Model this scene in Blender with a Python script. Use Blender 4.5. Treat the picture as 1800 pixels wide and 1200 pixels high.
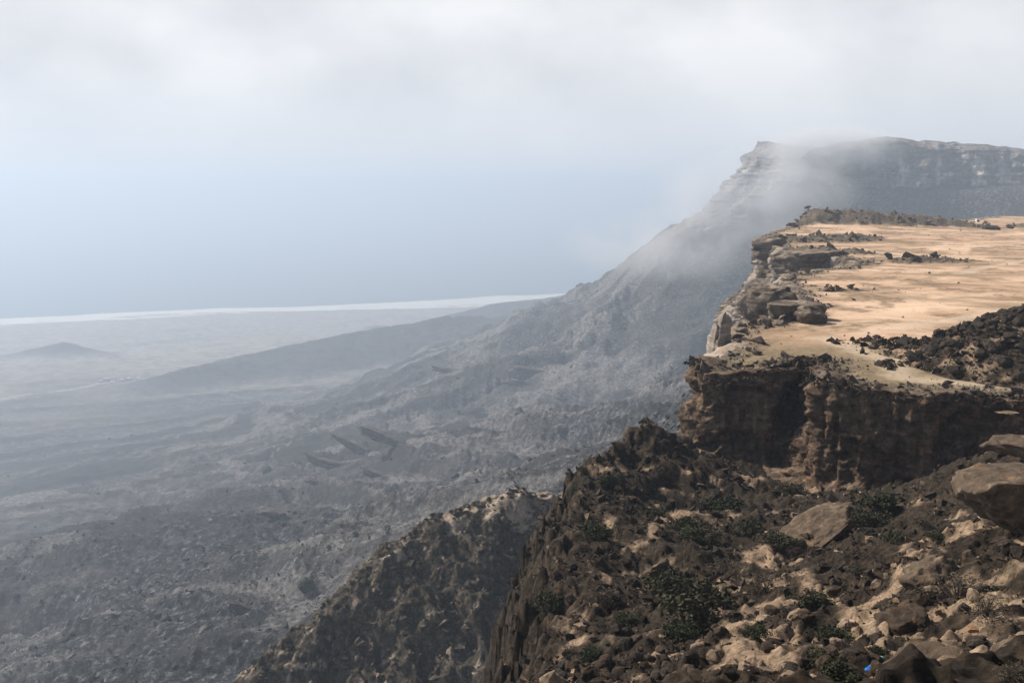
import bpy, math, random
import numpy as np
from math import radians, sin, cos

for _o in list(bpy.data.objects):
    bpy.data.objects.remove(_o)
scene = bpy.context.scene
COL = scene.collection

# ------------------------------------------------------------------ camera
PITCH = radians(8.53)
cam_d = bpy.data.cameras.new('camera'); cam = bpy.data.objects.new('camera', cam_d); COL.objects.link(cam)
cam.location = (0, 0, 0); cam.rotation_euler = (radians(90) - PITCH, 0, 0)
cam_d.sensor_width = 36; cam_d.lens = 36; cam_d.clip_start = .5; cam_d.clip_end = 200000
scene.camera = cam

# ------------------------------------------------------------------ sky, sun, exposure
SUN_EL, SUN_AZ = radians(39), radians(-55)          # azimuth measured from the view axis (+Y), negative = left
world = bpy.data.worlds.new('World'); scene.world = world; world.use_nodes = True
wt = world.node_tree; wt.nodes.clear()
def wn(kind, **kw):
    n = wt.nodes.new(kind)
    for k, v in kw.items(): setattr(n, k, v)
    return n
w_out = wn('ShaderNodeOutputWorld'); w_bg = wn('ShaderNodeBackground'); w_bg.inputs[1].default_value = .06
w_sky = wn('ShaderNodeTexSky', sky_type='NISHITA', sun_disc=False, sun_elevation=SUN_EL, sun_rotation=SUN_AZ, altitude=900, dust_density=3.0)
w_tc = wn('ShaderNodeTexCoord'); w_sep = wn('ShaderNodeSeparateXYZ')
wt.links.new(w_tc.outputs['Generated'], w_sep.inputs[0])
# low cloud and mist: the same in every direction, thinning out towards the zenith
w_el = wn('ShaderNodeMapRange', interpolation_type='SMOOTHSTEP'); wt.links.new(w_sep.outputs['Z'], w_el.inputs['Value'])
w_el.inputs['From Min'].default_value = .14; w_el.inputs['From Max'].default_value = .48
w_el.inputs['To Min'].default_value = 1; w_el.inputs['To Max'].default_value = .06
w_map = wn('ShaderNodeMapping'); w_map.inputs['Scale'].default_value = (2.6, 2.6, 4.2); w_map.inputs['Location'].default_value = (.3, .1, .2)
wt.links.new(w_tc.outputs['Generated'], w_map.inputs[0])
w_noise = wn('ShaderNodeTexNoise'); w_noise.inputs['Scale'].default_value = 1.6; w_noise.inputs['Detail'].default_value = 5; w_noise.inputs['Roughness'].default_value = .5
wt.links.new(w_map.outputs[0], w_noise.inputs['Vector'])
w_ramp = wn('ShaderNodeValToRGB')
w_ramp.color_ramp.elements[0].position = .34; w_ramp.color_ramp.elements[0].color = (8.5, 8.75, 9.3, 1)
w_ramp.color_ramp.elements[1].position = .62; w_ramp.color_ramp.elements[1].color = (12.1, 12.1, 12.3, 1)
wt.links.new(w_noise.outputs['Fac'], w_ramp.inputs[0])
w_mix = wn('ShaderNodeMix', data_type='RGBA')
w_lo = wn('ShaderNodeMapRange', interpolation_type='SMOOTHSTEP'); wt.links.new(w_sep.outputs['Z'], w_lo.inputs['Value'])
for k_, v_ in (('From Min', .0), ('From Max', .15), ('To Min', .85), ('To Max', .0)): w_lo.inputs[k_].default_value = v_
w_mx2 = wn('ShaderNodeMix', data_type='RGBA'); wt.links.new(w_lo.outputs[0], w_mx2.inputs['Factor']); wt.links.new(w_ramp.outputs[0], w_mx2.inputs['A']); w_mx2.inputs['B'].default_value = (9.7, 10.15, 10.8, 1)
wt.links.new(w_el.outputs[0], w_mix.inputs['Factor'])
wt.links.new(w_sky.outputs[0], w_mix.inputs['A']); wt.links.new(w_mx2.outputs['Result'], w_mix.inputs['B'])
wt.links.new(w_mix.outputs['Result'], w_bg.inputs[0]); wt.links.new(w_bg.outputs[0], w_out.inputs[0])

sun_d = bpy.data.lights.new('sun', 'SUN'); sun_d.energy = 5.0; sun_d.angle = radians(.6); sun_d.color = (1, .93, .84)
sun = bpy.data.objects.new('sun', sun_d); COL.objects.link(sun)
from mathutils import Vector, Matrix
SUNV = Vector((sin(SUN_AZ) * cos(SUN_EL), cos(SUN_AZ) * cos(SUN_EL), sin(SUN_EL)))
sun.rotation_euler = SUNV.to_track_quat('Z', 'Y').to_euler(); sun.location = (-60, 60, 120)

vs = scene.view_settings
vs.view_transform = 'Standard'; vs.look = 'None'; vs.gamma = 1; vs.exposure = 0.4; vs.use_curve_mapping = False
scene.cycles.use_denoising = True; scene.cycles.denoising_prefilter = 'ACCURATE'; scene.cycles.use_adaptive_sampling = False
scene.cycles.max_bounces = 5; scene.cycles.diffuse_bounces = 2; scene.cycles.glossy_bounces = 1; scene.cycles.volume_bounces = 1
scene.cycles.transparent_max_bounces = 6

HAZE = 1.85e-4
# ------------------------------------------------------------------ noise
_rng = np.random.default_rng(11)
_perm = np.tile(_rng.permutation(256).astype(np.int32), 3)
_ang = _rng.random(256) * 2 * np.pi
_g2 = np.stack([np.cos(_ang), np.sin(_ang)], 1).astype(np.float32)
_g3 = _rng.normal(size=(256, 3)); _g3 = (_g3 / np.linalg.norm(_g3, axis=1)[:, None]).astype(np.float32)
def _fade(t): return t * t * t * (t * (t * 6 - 15) + 10)
def n2(x, y):
    xf = np.floor(x); yf = np.floor(y); xi = xf.astype(np.int32) & 255; yi = yf.astype(np.int32) & 255
    fx = (x - xf).astype(np.float32); fy = (y - yf).astype(np.float32); u = _fade(fx); v = _fade(fy)
    def g(a, b, dx, dy):
        k = _g2[_perm[_perm[(xi + a) & 255] + ((yi + b) & 255)]]
        return k[..., 0] * dx + k[..., 1] * dy
    a = g(0, 0, fx, fy); b = g(1, 0, fx - 1, fy); c = g(0, 1, fx, fy - 1); d = g(1, 1, fx - 1, fy - 1)
    return (a + (b - a) * u) * (1 - v) + (c + (d - c) * u) * v
def n3(x, y, z):
    xf = np.floor(x); yf = np.floor(y); zf = np.floor(z)
    xi = xf.astype(np.int32) & 255; yi = yf.astype(np.int32) & 255; zi = zf.astype(np.int32) & 255
    fx = (x - xf).astype(np.float32); fy = (y - yf).astype(np.float32); fz = (z - zf).astype(np.float32)
    u, v, w = _fade(fx), _fade(fy), _fade(fz)
    def g(a, b, c):
        k = _g3[_perm[_perm[_perm[(xi + a) & 255] + ((yi + b) & 255)] + ((zi + c) & 255)]]
        return k[..., 0] * (fx - a) + k[..., 1] * (fy - b) + k[..., 2] * (fz - c)
    def lerp(a, b, t): return a + (b - a) * t
    return lerp(lerp(lerp(g(0,0,0), g(1,0,0), u), lerp(g(0,1,0), g(1,1,0), u), v),
                lerp(lerp(g(0,0,1), g(1,0,1), u), lerp(g(0,1,1), g(1,1,1), u), v), w)
def fbm2(x, y, oc, gain=.5, ridge=False):
    s = np.zeros(np.shape(x), np.float32); a = 1.0; f = 1.0
    for k in range(oc):
        n = n2(x * f + 17.3 * k, y * f - 9.1 * k)
        s += a * ((.5 - 2 * np.abs(n)) if ridge else n); a *= gain; f *= 2.03
    return s
def fbm3(x, y, z, oc, gain=.5, ridge=False):
    s = np.zeros(np.shape(x), np.float32); a = 1.0; f = 1.0
    for k in range(oc):
        n = n3(x * f + 17.3 * k, y * f - 9.1 * k, z * f + 3.7 * k)
        s += a * ((.5 - 2 * np.abs(n)) if ridge else n); a *= gain; f *= 2.03
    return s
_r1 = _rng.random(256).astype(np.float32) - .5
def cell3(x, y, z):
    xi, yi, zi = (np.floor(q).astype(np.int32) & 255 for q in np.broadcast_arrays(x, y, z))
    return _r1[_perm[_perm[_perm[xi] + yi] + zi]]
def blocks(x, y, z, s, sz=None):
    """jointed rock: every warped cell stands out or back by its own amount"""
    sz = sz or s; wx = .35 * s * n3(x / s * .9, y / s * .9, z / s * .9); wz = .3 * sz * n3(x / s * .7 + 9, y / s * .7, z / sz * .4)
    return cell3((x + wx) / s, (y - wx) / s, (z + wz) / sz)
def sstep(a, b, x):
    t = np.clip((x - a) / (b - a), 0, 1); return t * t * (3 - 2 * t)
def smax(a, b, k):
    h = np.clip(.5 + .5 * (a - b) / k, 0, 1); return b + (a - b) * h + k * h * (1 - h)

# ------------------------------------------------------------------ plan helpers
SP, CP = sin(PITCH), cos(PITCH)
def at(u, v, d):
    """point of the place seen at photo pixel (u, v) (1800 x 1200) when it stands d metres ahead"""
    zc = (600 - v) / 1800; X = (u - 900) / 1800; Y = CP + SP * zc; Z = -SP + CP * zc
    return (X / Y * d, d, Z / Y * d)
def poly_dist(x, y, pts):
    """distance to a polyline and the running position (segment index + fraction)"""
    best = np.full(np.shape(x), 1e9, np.float32); pos = np.zeros(np.shape(x), np.float32)
    for i in range(len(pts) - 1):
        ax, ay = pts[i][:2]; bx, by = pts[i + 1][:2]; dx, dy = bx - ax, by - ay; L = dx * dx + dy * dy
        t = np.clip(((x - ax) * dx + (y - ay) * dy) / L, 0, 1)
        dd = np.hypot(x - ax - t * dx, y - ay - t * dy)
        m = dd < best; best = np.where(m, dd, best); pos = np.where(m, i + t, pos)
    return best, pos
def inside(x, y, pts):
    r = np.zeros(np.shape(x), bool); n = len(pts); j = n - 1
    for i in range(n):
        xi, yi = pts[i][:2]; xj, yj = pts[j][:2]
        c = ((yi > y) != (yj > y)) & (x < (xj - xi) * (y - yi) / (yj - yi + 1e-9) + xi)
        r ^= c; j = i
    return r
class RBF:
    def __init__(s, pts, smooth=.0):
        p = np.array(pts, float); s.p = p[:, :2]; n = len(p)
        A = np.zeros((n + 3, n + 3)); r = np.linalg.norm(s.p[:, None] - s.p[None], axis=2)
        A[:n, :n] = r + np.eye(n) * smooth; A[:n, n] = 1; A[:n, n + 1:] = s.p; A[n, :n] = 1; A[n + 1:, :n] = s.p.T
        s.w = np.linalg.solve(A, np.concatenate([p[:, 2], [0, 0, 0]]))
    def __call__(s, x, y):
        out = s.w[-3] + s.w[-2] * x + s.w[-1] * y
        for (px, py), w in zip(s.p, s.w): out = out + w * np.hypot(x - px, y - py)
        return out

# ------------------------------------------------------------------ mesh helpers
def tag(o, label=None, cat=None, group=None, kind=None):
    if label: o['label'] = label
    if cat: o['category'] = cat
    if group: o['group'] = group
    if kind: o['kind'] = kind
    return o
def mesh_np(name, V, F, mat, smooth=True, attrs=None):
    V = np.ascontiguousarray(V, np.float32); F = np.ascontiguousarray(F, np.int32)
    me = bpy.data.meshes.new(name); k = F.shape[1]
    me.vertices.add(len(V)); me.vertices.foreach_set('co', V.ravel())
    me.loops.add(F.size); me.loops.foreach_set('vertex_index', F.ravel())
    me.polygons.add(len(F)); me.polygons.foreach_set('loop_start', np.arange(0, F.size, k, dtype=np.int32))
    me.polygons.foreach_set('loop_total', np.full(len(F), k, np.int32))
    me.polygons.foreach_set('use_smooth', np.full(len(F), smooth))
    for an, av in (attrs or {}).items():
        a = me.attributes.new(an, 'FLOAT', 'POINT'); a.data.foreach_set('value', np.ascontiguousarray(av, np.float32).ravel())
    me.update(calc_edges=True); me.validate()
    if mat: me.materials.append(mat)
    return me
def link(name, me, parent=None):
    o = bpy.data.objects.new(name, me); COL.objects.link(o)
    if parent: o.parent = parent
    return o
def grid_faces(nr, nc, keep=None):
    i = np.arange(nr * nc).reshape(nr, nc)
    F = np.stack([i[:-1, :-1], i[:-1, 1:], i[1:, 1:], i[1:, :-1]], -1).reshape(-1, 4)
    if keep is not None:
        k = keep.reshape(nr, nc); m = (k[:-1, :-1] & k[:-1, 1:] & k[1:, 1:] & k[1:, :-1]).ravel(); F = F[m]
    return F
def compact(V, F, attrs):
    used = np.zeros(len(V), bool); used[F.ravel()] = True; idx = np.cumsum(used) - 1
    return V[used], idx[F], {k: v.ravel()[used] for k, v in attrs.items()}
def polar(a0, a1, na, d0, d1, nd):
    a = np.tan(np.radians(np.linspace(a0, a1, na)))
    d = d0 * (d1 / d0) ** np.linspace(0, 1, nd)
    D, A = np.meshgrid(d, a, indexing='ij')
    return (A * D).astype(np.float32), D.astype(np.float32)

# ------------------------------------------------------------------ materials
def new_mat(name):
    m = bpy.data.materials.new(name); m.use_nodes = True
    nt = m.node_tree; b = nt.nodes['Principled BSDF']; b.inputs['Roughness'].default_value = .95
    b.inputs['Specular IOR Level'].default_value = .15
    return m, nt, b
def nd(nt, kind, **kw):
    n = nt.nodes.new(kind)
    for k, v in kw.items():
        if k in n.inputs: n.inputs[k].default_value = v
        else: setattr(n, k, v)
    return n
def coords(nt, scale=(1, 1, 1), geo=True):
    g = nt.nodes.new('ShaderNodeNewGeometry' if geo else 'ShaderNodeTexCoord'); m = nt.nodes.new('ShaderNodeMapping'); m.inputs['Scale'].default_value = scale
    nt.links.new(g.outputs['Position' if geo else 'Object'], m.inputs[0]); return m.outputs[0]
def noise(nt, vec, scale, detail=6, rough=.6, dist=0.0):
    n = nd(nt, 'ShaderNodeTexNoise', Scale=scale, Detail=detail, Roughness=rough, Distortion=dist); nt.links.new(vec, n.inputs['Vector']); return n.outputs['Fac']
def ramp(nt, fac, stops):
    r = nt.nodes.new('ShaderNodeValToRGB'); e = r.color_ramp.elements
    while len(e) < len(stops): e.new(.5)
    for k, (p, c) in enumerate(stops):
        e[k].position = p; e[k].color = (*c, 1) if len(c) == 3 else c
    nt.links.new(fac, r.inputs[0]); return r.outputs[0]
def g3(v): return (v, v, v)
def mixc(nt, fac, a, b, blend='MIX'):
    m = nd(nt, 'ShaderNodeMix', data_type='RGBA', blend_type=blend)
    for s, k in ((fac, 'Factor'), (a, 'A'), (b, 'B')):
        sock = next(i for i in m.inputs if i.name == k and (i.type == 'RGBA' if k != 'Factor' else i.type == 'VALUE'))
        if hasattr(s, 'links'): nt.links.new(s, sock)
        else: sock.default_value = s if k == 'Factor' else (*s, 1)
    return next(o for o in m.outputs if o.type == 'RGBA')
def rng01(nt, v, a, b, c=0., d=1.):
    m = nt.nodes.new('ShaderNodeMapRange'); nt.links.new(v, m.inputs[0])
    for i, q in zip((1, 2, 3, 4), (a, b, c, d)): m.inputs[i].default_value = q
    return m.outputs[0]
def mul(nt, a, b, op='MULTIPLY'):
    m = nt.nodes.new('ShaderNodeMath'); m.operation = op
    for i, q in enumerate((a, b)):
        if hasattr(q, 'links'): nt.links.new(q, m.inputs[i])
        else: m.inputs[i].default_value = q
    return m.outputs[0]
def attr(nt, name):
    a = nt.nodes.new('ShaderNodeAttribute'); a.attribute_name = name; return a.outputs['Fac']
def bump(nt, b, h, strength, dist, prev=None):
    n = nd(nt, 'ShaderNodeBump', Strength=strength, Distance=dist); nt.links.new(h, n.inputs['Height'])
    if prev: nt.links.new(prev, n.inputs['Normal'])
    nt.links.new(n.outputs[0], b.inputs['Normal']); return n.outputs[0]
def upness(nt):
    g = nt.nodes.new('ShaderNodeNewGeometry'); s = nt.nodes.new('ShaderNodeSeparateXYZ'); nt.links.new(g.outputs['Normal'], s.inputs[0]); return s.outputs[2]

def rock_mat(name, dark, mid, light, scale, bump_d, strata=0.0, up_col=None, up_amt=.0, pale=None, island=False):
    m, nt, b = new_mat(name); v = coords(nt)
    big = noise(nt, v, scale * .18, 6, .6); fine = noise(nt, v, scale, 9, .68, .3)
    vs_ = coords(nt, (1, 1, .12)); streak = noise(nt, vs_, scale * .8, 6, .6)
    c = ramp(nt, fine, [(.30, dark), (.52, mid), (.74, light)])
    c = mixc(nt, rng01(nt, big, .40, .66, 0, .7), c, mixc(nt, .55, mid, dark))
    c = mixc(nt, rng01(nt, streak, .5, .75, 0, .55), c, mixc(nt, .35, dark, light))
    oc = noise(nt, v, scale * .37, 5, .65)
    c = mixc(nt, rng01(nt, oc, .58, .72, 0, .45), c, (light[0] * 1.05, light[1] * .82, light[2] * .62))
    if strata:
        sc_ = noise(nt, coords(nt, (.10, .10, 1)), strata * 1.6, 6, .65); c = mixc(nt, .55, c, ramp(nt, sc_, [(.36, g3(.32)), (.5, g3(.95)), (.66, g3(1.7))]), 'MULTIPLY')
    if pale:
        pv = noise(nt, vs_, scale * 1.2, 7, .65)
        pc = ramp(nt, pv, [(.3, tuple(q * .45 for q in pale)), (.6, pale)])
        c = mixc(nt, attr(nt, 'pale'), c, pc)
    if up_col:
        f = mul(nt, rng01(nt, upness(nt), .55, .9), rng01(nt, noise(nt, v, scale * .5, 6, .65), .42, .58, 0, up_amt))
        c = mixc(nt, f, c, up_col)
    if island:
        g = nt.nodes.new('ShaderNodeNewGeometry'); hs = nt.nodes.new('ShaderNodeHueSaturation'); nt.links.new(c, hs.inputs['Color'])
        nt.links.new(rng01(nt, g.outputs['Random Per Island'], 0, 1, .45, 1.75), hs.inputs['Value']); c = hs.outputs[0]
    nt.links.new(c, b.inputs['Base Color'])
    h = fine
    if strata:
        sv = coords(nt, (.06, .06, 1)); st = noise(nt, sv, strata, 5, .6); h = mul(nt, fine, st, 'ADD')
    n1 = bump(nt, b, h, .9, bump_d)
    bump(nt, b, noise(nt, v, scale * 5, 6, .7), .7, bump_d * .22, n1)
    return m
M = {}
M['cliff'] = rock_mat('cliff rock', (.014, .0095, .0065), (.125, .082, .053), (.46, .315, .215), .8, .9, .9, (.24, .18, .125), .6, (.46, .38, .31))
M['rim'] = rock_mat('rim rock', (.04, .032, .025), (.115, .09, .07), (.27, .215, .165), .35, .8, .7, (.34, .26, .185), .8, (.50, .42, .35))
M['shade_dark_rock'] = rock_mat('dark rubble', (.009, .0072, .0056), (.027, .0205, .0152), (.07, .052, .037), 2.4, .14, island=True)  # dark rock, its tones lowered further to stand for cloud shade
M['brown_rock'] = rock_mat('brown rubble', (.011, .008, .0056), (.038, .0265, .018), (.105, .073, .048), 2.2, .14, island=True)  # brown stone, also darkened in place of a cloud's shadow
M['tan_rock'] = rock_mat('tan boulder', (.036, .026, .018), (.125, .09, .062), (.31, .23, .158), 1.6, .25)
M['tan_rubble'] = rock_mat('tan rubble', (.036, .026, .018), (.15, .108, .074), (.38, .28, .19), 2.2, .14, island=True)
M['pale_rock'] = rock_mat('pale limestone', (.13, .105, .085), (.28, .23, .185), (.46, .39, .32), .7, .4, 1.2)
M['far_cliff'] = rock_mat('far cliff', (.03, .027, .025), (.22, .195, .175), (.62, .56, .50), .05, 9, .09, (.12, .105, .075), .8, (.85, .78, .70))  # pale limestone tones, raised to stand for sun on the wall

def ground_mat():                       # the rubble slope under the viewpoint, earth darkened to carry cloud shade
    m, nt, b = new_mat('slope earth'); v = coords(nt)
    f = noise(nt, v, 1.6, 9, .7); bg = noise(nt, v, .11, 6, .6); sp = noise(nt, v, 5.5, 6, .7)
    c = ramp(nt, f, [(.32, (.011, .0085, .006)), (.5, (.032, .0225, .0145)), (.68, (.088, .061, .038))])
    pale = ramp(nt, f, [(.3, (.075, .052, .033)), (.60, (.43, .305, .20))])
    c = mixc(nt, attr(nt, 'bare'), c, pale)
    c = mixc(nt, rng01(nt, sp, .52, .7, 0, .6), c, (.035, .028, .022))
    c = mixc(nt, rng01(nt, bg, .5, .68, 0, .4), c, (.034, .031, .019))
    nt.links.new(c, b.inputs['Base Color'])
    n1 = bump(nt, b, f, 1, .35); bump(nt, b, noise(nt, v, 8, 6, .75), .8, .07, n1)
    return m
M['ground'] = ground_mat()
def sand_mat():
    m, nt, b = new_mat('plateau sand'); v = coords(nt); vs_ = coords(nt, (.55, 1, 1))
    f = noise(nt, v, .9, 8, .65); st = noise(nt, vs_, .028, 8, .66, .6); sp = noise(nt, v, 2.4, 5, .7); bl = noise(nt, vs_, .075, 8, .7, .5)
    c = ramp(nt, st, [(.3, (.30, .192, .118)), (.47, (.52, .345, .225)), (.64, (.70, .50, .345))])
    c = mixc(nt, rng01(nt, bl, .50, .62, 0, .75), c, (.20, .145, .085))
    c = mixc(nt, rng01(nt, noise(nt, v, .035, 8, .7), .5, .62, 0, .7), c, (.25, .175, .10))
    c = mixc(nt, attr(nt, 'dry'), c, ramp(nt, f, [(.3, (.10, .078, .042)), (.6, (.23, .175, .10))]))
    c = mixc(nt, mul(nt, attr(nt, 'patch'), rng01(nt, noise(nt, v, .55, 6, .7), .38, .56, .25, .9)), c, (.185, .125, .072))
    c = mixc(nt, attr(nt, 'track'), c, (.62, .49, .36))
    c = mixc(nt, attr(nt, 'rock'), c, ramp(nt, f, [(.3, (.045, .036, .026)), (.5, (.12, .095, .068)), (.68, (.25, .195, .135))]))
    c = mixc(nt, rng01(nt, sp, .6, .72, 0, .55), c, (.13, .10, .065))
    nt.links.new(c, b.inputs['Base Color']); bump(nt, b, f, .8, .3)
    return m
M['sand'] = sand_mat()
def valley_mat():
    m, nt, b = new_mat('valley ground'); v = coords(nt); flat = coords(nt, (1, 1, .4))
    f = noise(nt, v, .17, 9, .74); md = noise(nt, v, .022, 8, .62); bg = noise(nt, v, .0028, 6, .6); sp = noise(nt, v, .5, 5, .75)
    c = ramp(nt, f, [(.36, (.0035, .004, .005)), (.46, (.024, .0255, .028)), (.54, (.075, .077, .083)), (.66, (.36, .335, .315))])
    c = mixc(nt, rng01(nt, md, .45, .62, 0, .7), c, (.034, .032, .028))
    c = mixc(nt, attr(nt, 'floor'), c, ramp(nt, noise(nt, v, .05, 8, .62), [(.32, (.035, .035, .037)), (.5, (.085, .080, .080)), (.68, (.22, .198, .182))]))
    c = mixc(nt, rng01(nt, bg, .5, .68, 0, .4), c, (.14, .118, .10))
    c = mixc(nt, attr(nt, 'wadi'), c, (.035, .033, .031))
    c = mixc(nt, rng01(nt, attr(nt, 'rib'), .52, .75, 0, .75), c, ramp(nt, f, [(.36, (.045, .044, .045)), (.6, (.32, .295, .275))]))
    c = mixc(nt, rng01(nt, sp, .56, .66, 0, .7), c, (.02, .021, .018))
    c = mixc(nt, attr(nt, 'plain'), c, ramp(nt, md, [(.35, (.24, .205, .175)), (.62, (.42, .37, .32))]))
    c = mixc(nt, attr(nt, 'hill'), c, ramp(nt, md, [(.35, (.022, .021, .021)), (.6, (.085, .075, .068))]))
    c = mixc(nt, attr(nt, 'beach'), c, (.82, .78, .70))
    c = mixc(nt, attr(nt, 'road'), c, (.46, .41, .35))
    nt.links.new(c, b.inputs['Base Color'])
    n1 = bump(nt, b, f, 1, 5.0); bump(nt, b, sp, .9, 1.6, n1)
    return m
M['valley'] = valley_mat()
def spur_mat():
    m, nt, b = new_mat('spur ground'); v = coords(nt)
    f = noise(nt, v, .55, 9, .7); sp = noise(nt, v, .9, 6, .7); bg = noise(nt, v, .09, 6, .6)
    c = ramp(nt, f, [(.32, (.011, .009, .0065)), (.47, (.045, .035, .025)), (.60, (.125, .096, .067)), (.74, (.33, .25, .175))])
    c = mixc(nt, attr(nt, 'bare'), c, ramp(nt, f, [(.3, (.22, .165, .12)), (.55, (.46, .36, .27))]))
    c = mixc(nt, rng01(nt, sp, .55, .64, 0, .75), c, (.03, .033, .022))
    c = mixc(nt, rng01(nt, bg, .5, .7, 0, .5), c, (.06, .055, .04))
    nt.links.new(c, b.inputs['Base Color'])
    n1 = bump(nt, b, f, 1, .9); bump(nt, b, noise(nt, v, 2.5, 6, .75), .9, .3, n1)
    return m
M['spur'] = spur_mat()
def sea_mat():
    m, nt, b = new_mat('sea water'); b.inputs['Base Color'].default_value = (.035, .085, .12, 1); b.inputs['Roughness'].default_value = .35
    b.inputs['Specular IOR Level'].default_value = .4
    v = coords(nt); bump(nt, b, noise(nt, v, .03, 6, .6), .5, 3)
    return m
M['sea'] = sea_mat()
def plain(name, col, rough=.9):
    m, nt, b = new_mat(name); v = coords(nt, geo=False); n = noise(nt, v, 4, 5, .6)
    nt.links.new(ramp(nt, n, [(.3, tuple(c * .7 for c in col)), (.7, tuple(min(1, c * 1.25) for c in col))]), b.inputs['Base Color']); b.inputs['Roughness'].default_value = rough
    return m
def leaf_mat(name, a, c_):
    m, nt, b = new_mat(name)
    oi = nt.nodes.new('ShaderNodeObjectInfo'); v = coords(nt, geo=True); n = noise(nt, v, 2.2, 4, .6)
    c = ramp(nt, n, [(.3, a), (.7, c_)]); c = mixc(nt, rng01(nt, oi.outputs['Random'], 0, 1, 0, .4), c, (.09, .07, .045))
    nt.links.new(c, b.inputs['Base Color']); b.inputs['Roughness'].default_value = .8
    return m
M['leaf'] = leaf_mat('shrub leaves', (.014, .018, .008), (.045, .052, .022))
M['dry_leaf'] = leaf_mat('dry twigs', (.07, .058, .04), (.16, .13, .09))
M['bark'] = plain('bark', (.075, .058, .043))

# ================================================================== LARGE STRUCTURE
# ---- edge of the plateau in plan (near to far); the plateau lies to its right
LIP = [(140, 108, -25, -38), (96, 112.5, -25.2, -38), (68, 117.5, -25.2, -39), (58, 124.5, -25.4, -40), (48, 126.5, -25.4, -41), (40.0, 131, -25.2, -42), (41.2, 138, -25.2, -42),
       (45.0, 149, -25.2, -42), (43.8, 150, -25.2, -42), (42.4, 146.2, -25.6, -42), (36, 146.0, -26.4, -43), (30, 148.6, -26.9, -42), (27.0, 153, -27.2, -46), (30, 160, -26.5, -55),
       (37, 167, -25.4, -60), (39, 180, -25.2, -60), (43, 190, -25.0, -62), (57, 205, -25.0, -62), (65, 235, -25, -64), (77, 293, -24.8, -64), (107, 330, -25, -66),
       (117, 350, -24.6, -66), (107, 385, -23.4, -64), (105, 430, -23.4, -62), (122, 500, -23.2, -64), (158, 580, -20.5, -66), (183, 625, -18, -70), (300, 720, -24, -76), (430, 900, -24, -80)]
EDGE = [(p[0], p[1]) for p in LIP] + [(800, 1350), (1150, 1800), (1250, 2150), (1000, 2330), (700, 2420), (610, 2600), (700, 2900), (1000, 3400), (1500, 4200)]
EDGE_S = [EDGE[0], (60, 115), (40, 130), (28, 150)] + EDGE[14:]
EDGE_POLY = EDGE_S + [(9000, 4200), (9000, 70)]
P_POLY = [(p[0], p[1]) for p in LIP] + [(2500, 900), (2500, 70)]

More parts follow.
